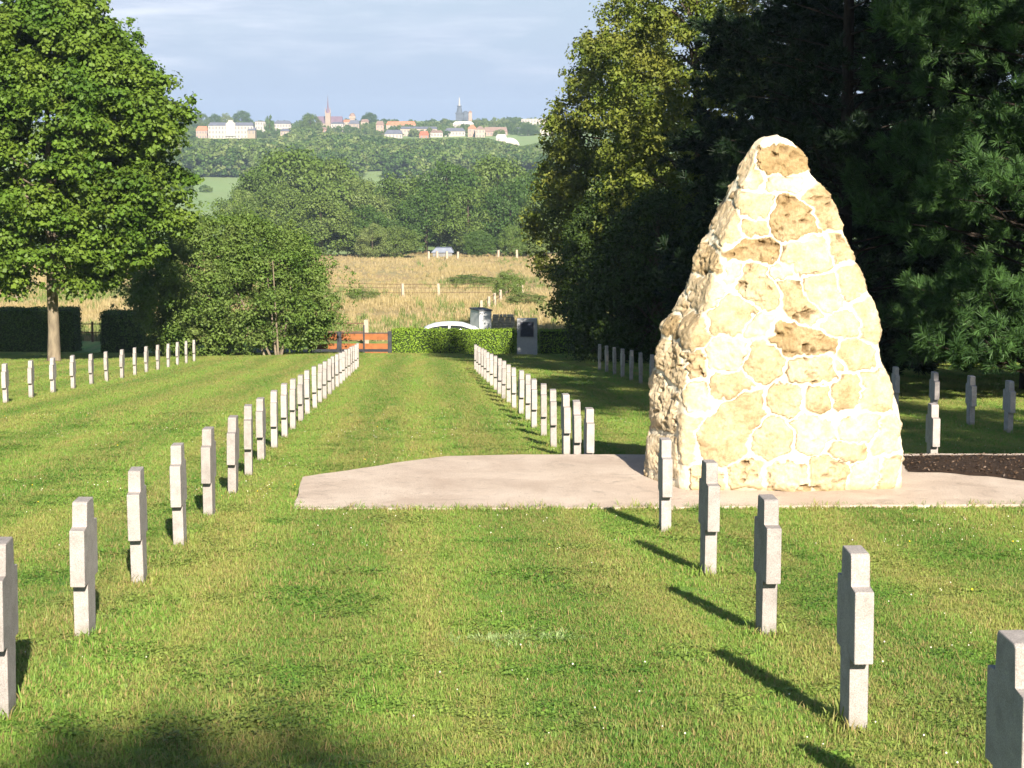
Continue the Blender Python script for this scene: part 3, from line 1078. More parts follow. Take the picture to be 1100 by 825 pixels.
# strays that break the outline
C2 = crown_clumps(prof, 2.9, 15.2, 420, rg, .96, .26)
V2, F2, T2 = clump_leaves(C2, rg.uniform(.15, .5, len(C2)), 30, .16, flat=.8, shell=.1, up=.6, rg=rg, aspect=.95)
V, Fc, T = np.concatenate([V, V2]), np.concatenate([Fc, F2 + len(V)]), np.concatenate([T, T2])
tp = [[(0, 0, -.2, .34), (0, 0, .15, .27), (.02, 0, 1.2, .23), (0, .02, 3.2, .21), (.05, 0, 6, .16), (0, 0, 9.5, .1), (0, 0, 13.4, .03)]] + limbs(C, rg, 11, 2.8, 16, .05)
tree('maple_tree', (bx_, by_, bz_), V, Fc, T, M['maple'], tp, M['bark'], 'large leafy maple with a straight pale trunk on the left of the lawn')
# ring of bare soil at its foot
V = [(0, 0, .07)]; Fc = []
for k in range(24):
    a = 2 * math.pi * k / 24; r_ = .75 + .12 * rg.uniform(-1, 1)
    V.append((r_ * math.cos(a), r_ * math.sin(a), gz(bx_ + r_ * math.cos(a), by_ + r_ * math.sin(a)) - bz_ + .004))
me = bpy.data.meshes.new('bare_soil'); me.from_pydata(V, [], [(0, 1 + k, 1 + (k + 1) % 24) for k in range(24)])
tag(link('bare_soil', me, mat_plain('reddish_soil', (.20, .11, .07), 1, .3, 9, .5), loc=(bx_, by_, bz_)), 'patch of bare reddish soil around the foot of the maple', kind='structure')

# big shrub
rg = np.random.default_rng(102)
sx_, sy_, _ = at(247, 381, 94)
sz_ = gz(sx_, sy_)
prof = Prof([(0, 3.3), (.15, 4.2), (.35, 4.9), (.6, 4.5), (.8, 3.4), (.93, 2.1), (1, .8)])
C = crown_clumps(prof, .35, 6.2, 800, rg, .45, .13)
C[:, 0] += np.where(C[:, 2] < 2.5, .3, 0)
V, Fc, T = clump_leaves(C, rg.uniform(.35, .8, len(C)), 140, .14, flat=.65, shell=.25, up=.7, rg=rg, aspect=.6)
C2 = crown_clumps(prof, .3, 7.0, 420, rg, .97, .26)
V2, F2, T2 = clump_leaves(C2, rg.uniform(.15, .45, len(C2)), 26, .12, flat=1.1, shell=.1, up=.6, rg=rg, aspect=.5)
V, Fc, T = np.concatenate([V, V2]), np.concatenate([Fc, F2 + len(V)]), np.concatenate([T, T2])
tp = []
for k in range(16):
    a = rg.uniform(0, 6.28); b0 = rg.uniform(0, .6)
    b0x = math.cos(a) * b0 + (2.6 if k < 6 else 0)
    e = (b0x + math.cos(a) * rg.uniform(.5, 2.5), math.sin(a) * rg.uniform(.5, 2.5) - 1.5 * (k < 6), rg.uniform(3, 5))
    y0_ = math.sin(a) * b0 - 3.2 * (k < 6)
    tp.append([(b0x, y0_, -.1, .06), (b0x * .7 + e[0] * .3, y0_ * .7 + e[1] * .3, 1.2, .05), (*e, .02)])
tree('large_shrub', (sx_, sy_, sz_), V, Fc, T, M['shrub'], tp, M['bark'], 'broad rounded shrub taller than the hedge, left of the orange gate', 'shrub', sides=6)

# hornbeam on the right of the lawn, with the low dense bush before it
def big_tree(name, px, Y, hh_, profpts, n, nl, ls, mat, label, seed, h0=.6, flat=.5, droop=.25, squash=1., aspect=.6, cy=0, strays=260, rmin=.4, rmax=.95):
    rg = np.random.default_rng(seed)
    X = at(px, 380, Y)[0]; z = gz(X, Y)
    prof = Prof(profpts)
    C = crown_clumps(prof, h0, hh_, n, rg, .4, .18, squash=squash)
    V, Fc, T = clump_leaves(C, rg.uniform(rmin, rmax, len(C)), nl, ls, flat=flat, shell=.25, up=.5, rg=rg, aspect=aspect, droop=droop)
    C2 = crown_clumps(prof, h0, hh_ + .3, strays, rg, .94, .22, squash=squash)
    V2, F2, T2 = clump_leaves(C2, rg.uniform(.2, .5, len(C2)), 30, ls, flat=.9, shell=.1, up=.4, rg=rg, aspect=aspect, droop=droop)
    V, Fc, T = np.concatenate([V, V2]), np.concatenate([Fc, F2 + len(V)]), np.concatenate([T, T2])
    tp = [[(0, 0, -.2, .32), (0, 0, .5, .26), (0, 0, hh_ * .5, .15), (0, 0, hh_ * .92, .03)]] + limbs(C, rg, hh_ * .8, 1.2, 9, .06)
    return tree(name, (X, Y, z), V, Fc, T, mat, tp, M['bark_dark'], label)


big_tree('hornbeam_tree', 672, 100, 17.4, [(0, 2.9), (.15, 4.1), (.4, 4.4), (.6, 3.8), (.8, 2.3), (.93, 1.1), (1, .4)], 600, 125, .18, M['horn'],
         'tall tree with drooping olive and yellow tipped sprays, left edge of the right grove', 103, h0=1.6, flat=.75, droop=.45)
big_tree('hornbeam_tree', 745, 86, 19.5, [(0, 3.0), (.15, 4.0), (.4, 4.3), (.6, 3.9), (.8, 2.6), (.93, 1.3), (1, .4)], 560, 120, .17, M['horn'],
         'taller olive green tree rising past the top of the photo behind the monument', 104, h0=1.2, flat=.7, droop=.4)
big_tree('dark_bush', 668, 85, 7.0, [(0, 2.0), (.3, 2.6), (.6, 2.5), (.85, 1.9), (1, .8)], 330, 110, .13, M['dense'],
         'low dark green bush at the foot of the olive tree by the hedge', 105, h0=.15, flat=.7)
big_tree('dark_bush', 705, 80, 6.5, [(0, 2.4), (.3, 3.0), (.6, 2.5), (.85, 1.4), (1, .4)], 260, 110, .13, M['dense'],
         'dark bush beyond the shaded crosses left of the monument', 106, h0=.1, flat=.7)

# pines
def needle_shoots(B, D, L, n, nl, w, rg):
    """B base points, D directions, L shoot length; needles radiate along each shoot"""
    k = len(B)
    t = rg.uniform(.1, 1, (k, n, 1))
    o_ = norm(rg.normal(size=(k, n, 3)))
    Dn = D[:, None, :]
    side = norm(o_ - (o_ * Dn).sum(-1, keepdims=True) * Dn)
    nd = norm(Dn * (.55 + .7 * t) + side * 1.0)
    P = B[:, None, :] + Dn * L * t
    ln = nl * rg.uniform(.75, 1.2, (k, n, 1))
    wv = norm(np.cross(nd, norm(rg.normal(size=(k, n, 3))))) * w
    v0, v1 = P - wv, P + wv
    v2, v3 = P + nd * ln + wv * .4, P + nd * ln - wv * .4
    V = np.stack([v0, v1, v2, v3], 2).reshape(-1, 3)
    Fc = np.arange(len(V)).reshape(-1, 4)
    tone_ = np.repeat(np.clip(np.repeat(rg.uniform(0, 1, k), n) * .6 + .4 * rg.uniform(0, 1, k * n), 0, 1), 4)
    return V, Fc, tone_


def pine_data(seed, height, h0, rmax, nb, per_branch, needles=34, nlen=.15, wid=.007, shape=None, clen=.12, mat='needle'):
    rg = np.random.default_rng(seed)
    B, D, paths = [], [], []
    shape = shape or Prof([(0, .75), (.15, 1), (.45, .9), (.75, .6), (.93, .3), (1, .1)])
    paths.append([(0, 0, -.2, .28), (0, 0, 1, .24), (.05, 0, height * .5, .16), (0, 0, height * .97, .03)])
    for b in range(nb):
        t = rg.uniform(0, 1) ** 1.05
        h = h0 + (height - h0) * t
        a = rg.uniform(0, 6.283)
        L = rmax * shape(t) * rg.uniform(.7, 1.12)
        d = np.array([math.cos(a), math.sin(a), 0])
        s = np.array([0, 0, max(.5, h - .25 * L)])
        droop_ = rg.uniform(-.18, .12)
        pts = []
        for q in np.linspace(0, 1, 6):
            pts.append(s + d * L * q + np.array([0, 0, L * (.25 * q + droop_ * q * q + .08 * q ** 3)]) + rg.normal(0, .05, 3) * q)
        paths.append([(*p, .035 * (1 - .82 * i / 5)) for i, p in enumerate(pts)])
        for c in range(per_branch):
            q = rg.uniform(.3, 1.0) ** .7
            f = q * 5; i_ = min(4, int(f)); p = pts[i_] + (pts[i_ + 1] - pts[i_]) * (f - i_)
            lat = np.array([-d[1], d[0], 0]) * rg.normal(0, .32 * L * (1.15 - q) + .16)
            tw = p + lat + np.array([0, 0, rg.uniform(-.12, .22)])
            if c % 3 == 0: paths.append([(*p, .012), (*tw, .006)])
            main = norm(d * .7 + np.array([0, 0, .55]) + lat * .5 + rg.normal(0, .3, 3))
            for e in range(5):
                B.append(tw + rg.normal(0, .10, 3))
                D.append(norm(main + rg.normal(0, .42, 3)))
    B, D = np.array(B), np.array(D)
    V, Fc, T = needle_shoots(B, D, clen, needles, nlen, wid, rg)
    crown = mesh_np('crown', V, Fc, {'tone': T}); crown.materials.append(M[mat])
    V, Fc = tubes(paths, 5)
    trunk = mesh_np('trunk', V, Fc, smooth=True); trunk.materials.append(M['bark_pine'])
    return crown, trunk


def pine_at(data, X, Y, rz, label, s=1., group='pines of the dark grove on the right'):
    r_ = empty('pine_tree', (X, Y, gz(X, Y)), label, 'tree', group)
    r_.rotation_euler = (0, 0, rz); r_.scale = s if isinstance(s, tuple) else (s, s, s)
    for nm, me in (('crown', data[0]), ('trunk', data[1])):
        o = bpy.data.objects.new(nm, me); COL.objects.link(o); o.parent = r_
    return r_


PA = pine_data(201, 20, .8, 4.5, 230, 12, needles=46, nlen=.21, wid=.0095, clen=.20)
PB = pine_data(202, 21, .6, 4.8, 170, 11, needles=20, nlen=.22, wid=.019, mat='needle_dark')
def xpx(px, Y): return (px - CX) / F * Y * 1.0
pine_at(PA, xpx(1125, 46), 46, .4, 'nearest pine, bushy lit green needles hanging at the right edge of the photo')
pine_at(PA, xpx(1110, 52), 52, 2.2, 'pine just behind the nearest one at the right edge')
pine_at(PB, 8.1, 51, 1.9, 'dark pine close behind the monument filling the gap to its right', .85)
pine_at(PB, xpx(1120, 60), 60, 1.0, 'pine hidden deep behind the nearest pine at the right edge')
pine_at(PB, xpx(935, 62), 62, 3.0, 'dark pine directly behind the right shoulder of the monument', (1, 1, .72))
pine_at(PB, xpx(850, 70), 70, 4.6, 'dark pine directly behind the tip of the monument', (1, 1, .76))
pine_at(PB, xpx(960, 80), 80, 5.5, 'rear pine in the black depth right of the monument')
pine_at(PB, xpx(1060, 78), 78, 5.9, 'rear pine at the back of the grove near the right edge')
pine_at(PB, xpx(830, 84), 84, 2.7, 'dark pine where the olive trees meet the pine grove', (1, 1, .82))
# tall pines beside and behind the viewer, whose high crowns shade the far lawn and the grove
PC = pine_data(203, 21, 7.2, 4.0, 130, 13, needles=16, nlen=.28, wid=.028, shape=Prof([(0, .7), (.2, 1), (.6, 1), (.85, .7), (1, .25)]))
for X, Y, rz, s, lb in ((11.6, 10, 0, .95, 'high crowned pine outside the photo beside the viewer'), (11.2, 25, 1.1, (.62, .62, 1.4), 'unseen slender pine added at the right to shade the grove and lawn'), (17, 40, 2.6, 1.0, 'high crowned pine outside the photo beyond the right edge')):  # the slender one is added and stretched to block sun on grove and lawn
    pine_at(PC, X, Y, rz, lb, s, 'tall pines outside the photo to the right')
rg = np.random.default_rng(300)
prof = Prof([(0, 2.0), (.3, 2.8), (.6, 2.4), (.85, 1.5), (1, .7)])
C = crown_clumps(prof, 2.5, 11.15, 200, rg, .3, .2)
V, Fc, T = clump_leaves(C, rg.uniform(.5, .9, len(C)), 60, .25, flat=.7, shell=.2, rg=rg)
X, Y = 4.1, -19.0
tree('lime_tree', (X, Y, gz(X, Y)), V, Fc, T, M['maple'], [[(0, 0, -.2, .25), (0, 0, 4, .18), (0, 0, 10, .04)]], M['bark'], 'tree behind the viewer whose top shades the near lawn')

# ------------------------------------------------------------------ hedges
def hedge(x0, x1, y0, y1, h, mat, label, seed, dens=420, ls=.075, top_bow=0):
    rg = np.random.default_rng(seed)
    xc, yc = (x0 + x1) / 2, (y0 + y1) / 2
    zc = gz(xc, yc)
    r_ = empty('clipped_hedge', (xc, yc, zc), label, 'hedge')
    hx, hy = (x1 - x0) / 2, (y1 - y0) / 2
    A = np.array([2 * hx * h, 2 * hx * h, 2 * hy * h, 2 * hy * h, 4 * hx * hy])
    P, Nn = [], []
    for f, ar in enumerate(A):
        n = int(ar * dens)
        u, v = rg.uniform(-1, 1, n), rg.uniform(0, 1, n)
        j_ = np.abs(rg.normal(0, .05, n)) - .03
        if f < 2:
            s = -1 if f == 0 else 1
            P.append(np.column_stack([u * hx, s * (hy + j_ + .05 * (vn(u * hx, v * h, 2.2, seed) - .5)), v * h])); Nn.append(np.tile([0, s, .25], (n, 1)))
        elif f < 4:
            s = -1 if f == 2 else 1
            P.append(np.column_stack([s * (hx + j_), u * hy, v * h])); Nn.append(np.tile([s, 0, .25], (n, 1)))
        else:
            P.append(np.column_stack([u * hx, (v * 2 - 1) * hy, h + j_ + .07 * (vn(u * hx, v, 1.4, seed + 1) - .5)])); Nn.append(np.tile([0, -.2, 1.], (n, 1)))
    P, Nn = np.concatenate(P), np.concatenate(Nn)
    P[:, 2] += ground(P[:, 0] + xc, P[:, 1] + yc) - zc
    V, Fc = leaf_quads(P, Nn + rg.normal(0, .55, Nn.shape), ls, rg=rg, aspect=.7)
    tone_ = np.repeat(np.clip(.5 * vn(P[:, 0] + P[:, 1], P[:, 2], 5, seed) + .5 * rg.uniform(0, 1, len(P)), 0, 1), 4)
    link('foliage', mesh_np('foliage', V, Fc, {'tone': tone_}), mat, r_)
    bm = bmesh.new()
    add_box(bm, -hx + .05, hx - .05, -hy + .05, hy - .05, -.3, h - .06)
    bm_obj('dark_core', bm, M['core'], r_)  # solid dark box added inside, standing in for the inner leaf mass
    return r_


hx0, hx1 = xpx(420, 97), xpx(556, 97)
hedge(hx0 + .05, hx1 - .1, 96.6, 97.8, 1.12, M['hedge'], 'low bright green clipped hedge between the orange gate and the granite pillar', 401)
hedge(xpx(577, 97) + .1, 24, 96.7, 97.9, 1.12, M['hedge'], 'continuation of the clipped hedge in the shade right of the granite pillar', 402, dens=300)
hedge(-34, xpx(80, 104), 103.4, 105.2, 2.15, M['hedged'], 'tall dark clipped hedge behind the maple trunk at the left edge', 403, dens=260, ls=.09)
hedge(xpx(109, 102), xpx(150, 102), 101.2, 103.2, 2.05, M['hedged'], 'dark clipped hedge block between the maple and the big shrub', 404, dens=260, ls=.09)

# ------------------------------------------------------------------ granite pillar with plaque
px0, px1, Y = xpx(555.5, 95.5), xpx(577.3, 95.5), 95.5
zb = gz((px0 + px1) / 2, Y)
r_ = empty('memorial_pillar', ((px0 + px1) / 2, Y, zb), 'grey granite pillar bearing a dark plaque in front of the hedge', 'memorial stone')
w = (px1 - px0) / 2
bm = bmesh.new(); add_box(bm, -w, w, 0, .45, -.2, 1.66); bm_obj('shaft', bm, M['pillar'], r_, bevel=.015)
bm = bmesh.new(); add_box(bm, -w * .64, w * .60, -.03, .0, .86, 1.50); bm_obj('plaque', bm, M['plaque'], r_, bevel=.008)
bm = bmesh.new()
for a in ((-w * .70, w * .66, .83, .86), (-w * .70, w * .66, 1.50, 1.53)): add_box(bm, a[0], a[1], -.035, -.003, a[2], a[3])
for a in ((-w * .70, -w * .64), (w * .60, w * .66)): add_box(bm, a[0], a[1], -.034, -.004, .86, 1.50)
bm_obj('plaque_frame', bm, mat_plain('plaque_rim', (.13, .13, .15), .5, .2, 9), r_)

# ------------------------------------------------------------------ orange timber gate
Y = 96.2
gx = [xpx(p, Y) for p in (331.5, 363.5, 390.2, 418)]
zb = gz(gx[1], Y)
r_ = empty('timber_gate', (gx[1], Y, zb), 'low gate of orange stained planks between dark posts, left of the hedge', 'gate')
def gbox(name, x0, x1, y0, y1, z0, z1, mat, bevel=.006):
    bm = bmesh.new(); add_box(bm, x0 - gx[1], x1 - gx[1], y0, y1, z0, z1); return bm_obj(name, bm, mat, r_, bevel=bevel)
gbox('post', gx[0] - .1, gx[0] + .1, -.08, .08, -.2, 1.0, M['iron'])
gbox('post', gx[1] - .11, gx[1] + .11, -.08, .08, -.2, 1.0, M['iron'])
gbox('post', gx[3] - .09, gx[3] + .09, -.08, .08, -.2, 1.02, M['iron'])
gbox('upright', gx[2] - .035, gx[2] + .035, -.10, -.045, .02, 1.32, M['iron'])
gbox('top_rail', gx[0] + .10, gx[3] - .09, -.04, .0, .92, .965, M['iron'])
for a, b_ in ((gx[0] + .1, gx[1] - .11), (gx[1] + .11, gx[3] - .09)):
    gbox('plank', a, b_, -.04, .0, .63, .915, M['timber'])
    gbox('plank', a, b_, -.04, .0, .20, .46, M['timber'])
    if b_ > 0 or a > gx[1]: gbox('plank', gx[2] + .0, b_, -.04, .0, .0, .07, M['timber'])

# wooden rail fence beyond the gate, with a pale post
Y = 112
r_ = empty('rail_fence', (xpx(375, Y), Y, gz(xpx(375, Y), Y)), 'thin brown rail fence beyond the orange gate', 'fence')
x0, x1 = xpx(352, Y) - xpx(375, Y), xpx(395, Y) - xpx(375, Y)
for xx in (x0, (x0 + x1) / 2, x1 - .2):
    bm = bmesh.new(); add_box(bm, xx - .05, xx + .05, -.05, .05, -.2, 1.1); bm_obj('post', bm, M['oldwood'], r_)
for h in (.55, 1.0):
    bm = bmesh.new(); add_box(bm, x0, x1, -.085, -.052, h, h + .07); bm_obj('rail', bm, M['oldwood'], r_)
def post(px, py, Y, h, label, grp='pale fence posts in the meadow', w=.09, x=None):
    X = xpx(px, Y) if x is None else x
    bm = bmesh.new(); add_box(bm, -w, w, -w, w, -.3, h)
    for v in bm.verts:
        if v.co.z > 0: v.co.x *= .85; v.co.y *= .85; v.co.z += random.uniform(-.02, .02)
    o = bm_obj('fence_post', bm, M['post'], bevel=.012)
    o.location = (X, Y, gz(X, Y)); o.rotation_euler = (R(random.uniform(-3, 3)), R(random.uniform(-3, 3)), random.uniform(0, .5))
    return tag(o, label, 'fence post', grp)


post(393, 358, 110, 1.35, 'pale concrete post just behind the orange gate', w=.13)
# the post-and-wire fence across the meadow
Yf_ = 197
lbs = ['leftmost of the pale posts above the maple side hedge', 'pale post in the meadow seen left of the maple trunk', 'left post of the pair in the middle of the meadow', 'right post of the pair in the middle of the meadow']
wires = []
for px, lb in ((-20, lbs[0]), (17, lbs[1]), (432.5, lbs[2]), (471.5, lbs[3])):
    post(px, 0, Yf_, 1.38, lb, w=.13)
def wire_fence(pts, hs, label, r=.018):
    paths = []
    for h in hs:
        paths.append([(x, y, gz(x, y) + h, r) for x, y in pts])
    V, Fc = tubes(paths, 4)
    o = link('fence_wire', mesh_np('fence_wire', V, Fc), M['oldwood']); return tag(o, label, 'fence wire')
wire_fence([(xpx(p, 197), 197) for p in np.linspace(330, 560, 14)], (.5, .95, 1.3), 'strands of wire strung between the meadow posts', .022)
# posts climbing the meadow away from the kiosk
ln = [(517, 148, 1.15), (524.5, 158, 1.1), (531.5, 168, 1.05), (537.5, 178, 1.05), (543.5, 190, 1.1)]
for k, (p, y_, h) in enumerate(ln):
    post(p, 0, y_, h, '%s post of the slanting line climbing from the kiosk' % ['lowest', 'second lowest', 'middle', 'second highest', 'highest'][k], 'posts of the slanting fence line', w=.11)
wire_fence([(xpx(p, y_), y_) for p, y_, h in ln], (.5, .95), 'wires along the slanting line of posts', .02)
for k, p in enumerate((556, 561.5)):
    post(p, 0, 196, 1.3, ['left', 'right'][k] + ' of the two posts beside the olive tree edge', 'posts beside the olive tree', w=.1)
for k, (p, y_) in enumerate(((460.5, 372), (469.5, 372), (480, 372), (491.5, 370), (535, 380), (555.5, 382))):
    post(p, 0, y_, 1.5, ['first', 'second', 'third', 'fourth', 'fifth', 'sixth'][k] + ' from the left of the far posts before the valley wood', 'far posts before the valley wood', w=.2)
# left gap fence: two rails seen between the dark hedges
Y = 112.5
r_ = empty('rail_fence', (xpx(95, Y), Y, gz(xpx(95, Y), Y)), 'thin wire and rail fence seen in the gap between the dark hedges', 'fence')
x0, x1 = xpx(60, Y) - xpx(95, Y), xpx(150, Y) - xpx(95, Y)
for xx in (x0, 0.1, x1):
    bm = bmesh.new(); add_box(bm, xx - .05, xx + .05, -.05, .05, -.2, 1.1); bm_obj('post', bm, M['oldwood'], r_)
for h in (.5, .95):
    bm = bmesh.new(); add_box(bm, x0, x1, -.08, -.052, h, h + .05); bm_obj('rail', bm, M['oldwood'], r_)

MEADOW_SCRUB = [(546, 188, 2.6, 2.6, 'small sapling beside the top of the slanting line of posts'), (565, 172, 3.0, 1.1, 'low green scrub in the meadow beside the olive trees'),
                (389, 180, 2.6, 1.1, 'small weedy bush in the meadow left of the middle pair of posts'), (505, 240, 5, 1.2, 'low weedy patch of scrub high in the meadow')]

# ------------------------------------------------------------------ kiosk, stone wall, car, far shed
Y = 109
kx = xpx(515, Y); zb = gz(kx, Y)
r_ = empty('utility_kiosk', (kx, Y, zb), 'small pale grey utility kiosk showing above the hedge behind the car', 'utility kiosk')
r_.rotation_euler = (0, 0, R(20))
bm = bmesh.new(); add_box(bm, 0, .66, 0, 1.5, -.1, 1.83); bm_obj('body', bm, M['kiosk'], r_, bevel=.01)
bm = bmesh.new(); add_box(bm, -.04, .70, -.04, 1.54, 1.833, 1.90); bm_obj('roof', bm, M['kioskroof'], r_)
bm = bmesh.new(); add_box(bm, .08, .58, -.025, -.002, .1, 1.7); bm_obj('door', bm, M['kiosk'], r_)
bm = bmesh.new(); add_box(bm, .50, .55, -.05, -.027, .9, 1.0); bm_obj('handle', bm, M['iron'], r_.children[2])
Y = 111.5
wx0, wx1 = xpx(529, Y), xpx(553, Y)
rg = np.random.default_rng(55)
bm = bmesh.new(); zb = gz(wx0, Y)
z = -.1
while z < 1.45:
    h = rg.uniform(.1, .19); x = 0
    while x < wx1 - wx0:
        w = rg.uniform(.15, .42); x2 = min(x + w, wx1 - wx0)
        if x2 - x > .06: add_box(bm, x + .012, x2 - .012, -.2 + rg.uniform(-.04, .04), .2, z + .01, z + h - .01)
        x = x2
    z += h
o = bm_obj('rubble_wall', bm, M['drystone'], bevel=.015); o.location = (wx0, Y, zb)
tag(o, 'short rubble stone wall right of the grey kiosk', 'wall')

# parked car (its roof shows above the hedge)
Y = 103.8
cx_ = xpx(486, Y); zb = gz(cx_, Y) + .006
r_ = empty('parked_car', (cx_, Y, zb), 'white parked car whose curved roof shows above the hedge', 'car')
def loft(name, secs, mat, parent, smooth=True):
    """secs: list of (x, [(y,z)...]) closed loops"""
    bm = bmesh.new(); rings = []
    for x, lp in secs: rings.append([bm.verts.new((x, y, z)) for y, z in lp])
    for a, b_ in zip(rings, rings[1:]):
        for i in range(len(a)): bm.faces.new((a[i], a[(i + 1) % len(a)], b_[(i + 1) % len(a)], b_[i]))
    bm.faces.new(rings[0]); bm.faces.new(rings[-1][::-1])
    return bm_obj(name, bm, mat, parent, smooth=smooth)
def lp(w, z0, z1, tw): return [(-w, z0), (w, z0), (w * 1.02, (z0 + z1) / 2), (w * tw, z1 - .04), (w * tw * .85, z1), (-w * tw * .85, z1), (-w * tw, z1 - .04), (-w * 1.02, (z0 + z1) / 2)]
loft('body', [(-2.1, lp(.70, .35, .62, .95)), (-1.95, lp(.80, .25, .80, .95)), (-1.2, lp(.85, .22, .92, .96)), (0, lp(.86, .22, .93, .96)), (1.1, lp(.86, .22, .92, .96)), (1.8, lp(.82, .25, .80, .95)), (2.05, lp(.74, .32, .68, .95))], M['carpaint'], r_)
cab = [(-1.75, .88, .92), (-1.35, .88, 1.22), (-.9, .88, 1.40), (-.2, .88, 1.47), (.5, .88, 1.42), (1.05, .88, 1.20), (1.55, .88, .91)]
loft('windows', [(x, [(-.70, a), (.70, a), (.70 - .18 * (b_ - a), b_ - .035), (-.70 + .18 * (b_ - a), b_ - .035)]) for x, a, b_ in cab], M['glass'], r_)
bm = bmesh.new(); rings = []
for x, z in ((-1.42, 1.20), (-1.2, 1.30), (-.9, 1.40), (-.55, 1.45), (-.2, 1.475), (.2, 1.465), (.5, 1.43), (.85, 1.32), (1.08, 1.20)):
    rings.append([bm.verts.new((x, y, z + dz)) for y, dz in ((-.66, -.10), (-.60, -.01), (-.3, .02), (.3, .02), (.60, -.01), (.66, -.10), (.5, -.05), (-.5, -.05))])
for a, b_ in zip(rings, rings[1:]):
    for i in range(8): bm.faces.new((a[i], a[(i + 1) % 8], b_[(i + 1) % 8], b_[i]))
bm.faces.new(rings[0]); bm.faces.new(rings[-1][::-1])
bm_obj('roof', bm, M['carpaint'], r_, smooth=True)
for x, z0, z1, l2 in ((-1.6, .92, 1.24, .35), (-.15, .92, 1.42, .0), (1.45, .92, 1.22, -.42)):
    for s in (-1, 1):
        bm = bmesh.new()
        vs = [bm.verts.new(c) for c in ((x - .05, s * .72, z0), (x + .05, s * .72, z0), (x + .05 + l2, s * .665, z1), (x - .05 + l2, s * .665, z1), (x - .05, s * .68, z0), (x + .05, s * .68, z0), (x + .05 + l2, s * .62, z1), (x - .05 + l2, s * .62, z1))]
        for f in ((0, 1, 2, 3), (4, 7, 6, 5), (0, 4, 5, 1), (1, 5, 6, 2), (2, 6, 7, 3), (3, 7, 4, 0)): bm.faces.new([vs[i] for i in f])
        bm_obj('pillar', bm, M['carpaint'], r_)
for x in (-1.3, 1.3):
    for s in (-1, 1):
        bm = bmesh.new(); bmesh.ops.create_cone(bm, cap_ends=True, segments=20, radius1=.31, radius2=.31, depth=.2, matrix=Matrix.Translation((x, s * .78, .31)) @ Matrix.Rotation(R(90), 4, 'X'))
        wh = bm_obj('wheel', bm, M['rubber'], r_)
        bm = bmesh.new(); bmesh.ops.create_cone(bm, cap_ends=True, segments=16, radius1=.19, radius2=.17, depth=.03, matrix=Matrix.Translation((x, s * .895, .31)) @ Matrix.Rotation(R(90), 4, 'X'))
        bm_obj('rim', bm, mat_plain('wheel_rim', (.5, .5, .52), .3, .1, 4), wh)
for s in (-1, 1):
    bm = bmesh.new(); add_box(bm, -2.09, -2.0, s * .62 - .12, s * .62 + .12, .58, .70); bm_obj('headlight', bm, M['kiosk'], r_)

# low shed in front of the valley wood
Y = 400
sx0, sx1 = xpx(465, Y), xpx(486, Y)
zb = gz(sx0, Y)
r_ = empty('field_shed', ((sx0 + sx1) / 2, Y, zb), 'low grey blue field shed at the edge of the valley wood', 'shed')
w = (sx1 - sx0) / 2
bm = bmesh.new(); add_box(bm, -w, w, -1.5, 1.5, -.3, .9); bm_obj('wall', bm, mat_plain('shed_wall', (.20, .20, .20), .9, .2, 1), r_)
bm = bmesh.new(); prism(bm, [(-w - .3, .903), (w + .3, .903), (w - .2, 1.8), (-w + .6, 1.8)], -1.8, 1.8); bm_obj('roof', bm, mat_plain('shed_roof', (.19, .22, .29), .6, .15, 1), r_)

# ------------------------------------------------------------------ valley wood
def wood_tree_mesh(seed, h, w, mat, nclump=70, nl=60, ls=.55, conical=0):
    rg = np.random.default_rng(seed)
    if conical:
        prof = Prof([(0, .6), (.2, 1), (.6, .8), (.9, .35), (1, .08)])
    else:
        prof = Prof([(0, .55), (.15, .9), (.4, 1), (.65, .9), (.85, .6), (1, .18)])
    prof.r = [a * w / 2 for a in prof.r]; prof.mx *= w / 2
    C = crown_clumps(prof, h * .08, h * .97, nclump, rg, .5, .22)
    V, Fc, T = clump_leaves(C, rg.uniform(.09, .17, len(C)) * w, nl, ls, flat=.75, shell=.6, up=.4, rg=rg, aspect=.9)
    me = mesh_np('crown', V, Fc, {'tone': T}); me.materials.append(mat)
    V, Fc = tubes([[(0, 0, -1, w * .035), (0, 0, h * .4, w * .025), (0, 0, h * .85, w * .008)]], 5)
    tr = mesh_np('trunk', V, Fc); tr.materials.append(M['bark_dark'])
    return me, tr


WT = [wood_tree_mesh(500 + k, 10, 10, m_, 130, 110, .30) for k, m_ in enumerate([M['wood_a'], M['wood_c'], M['wood_b'], M['wood_a']])]
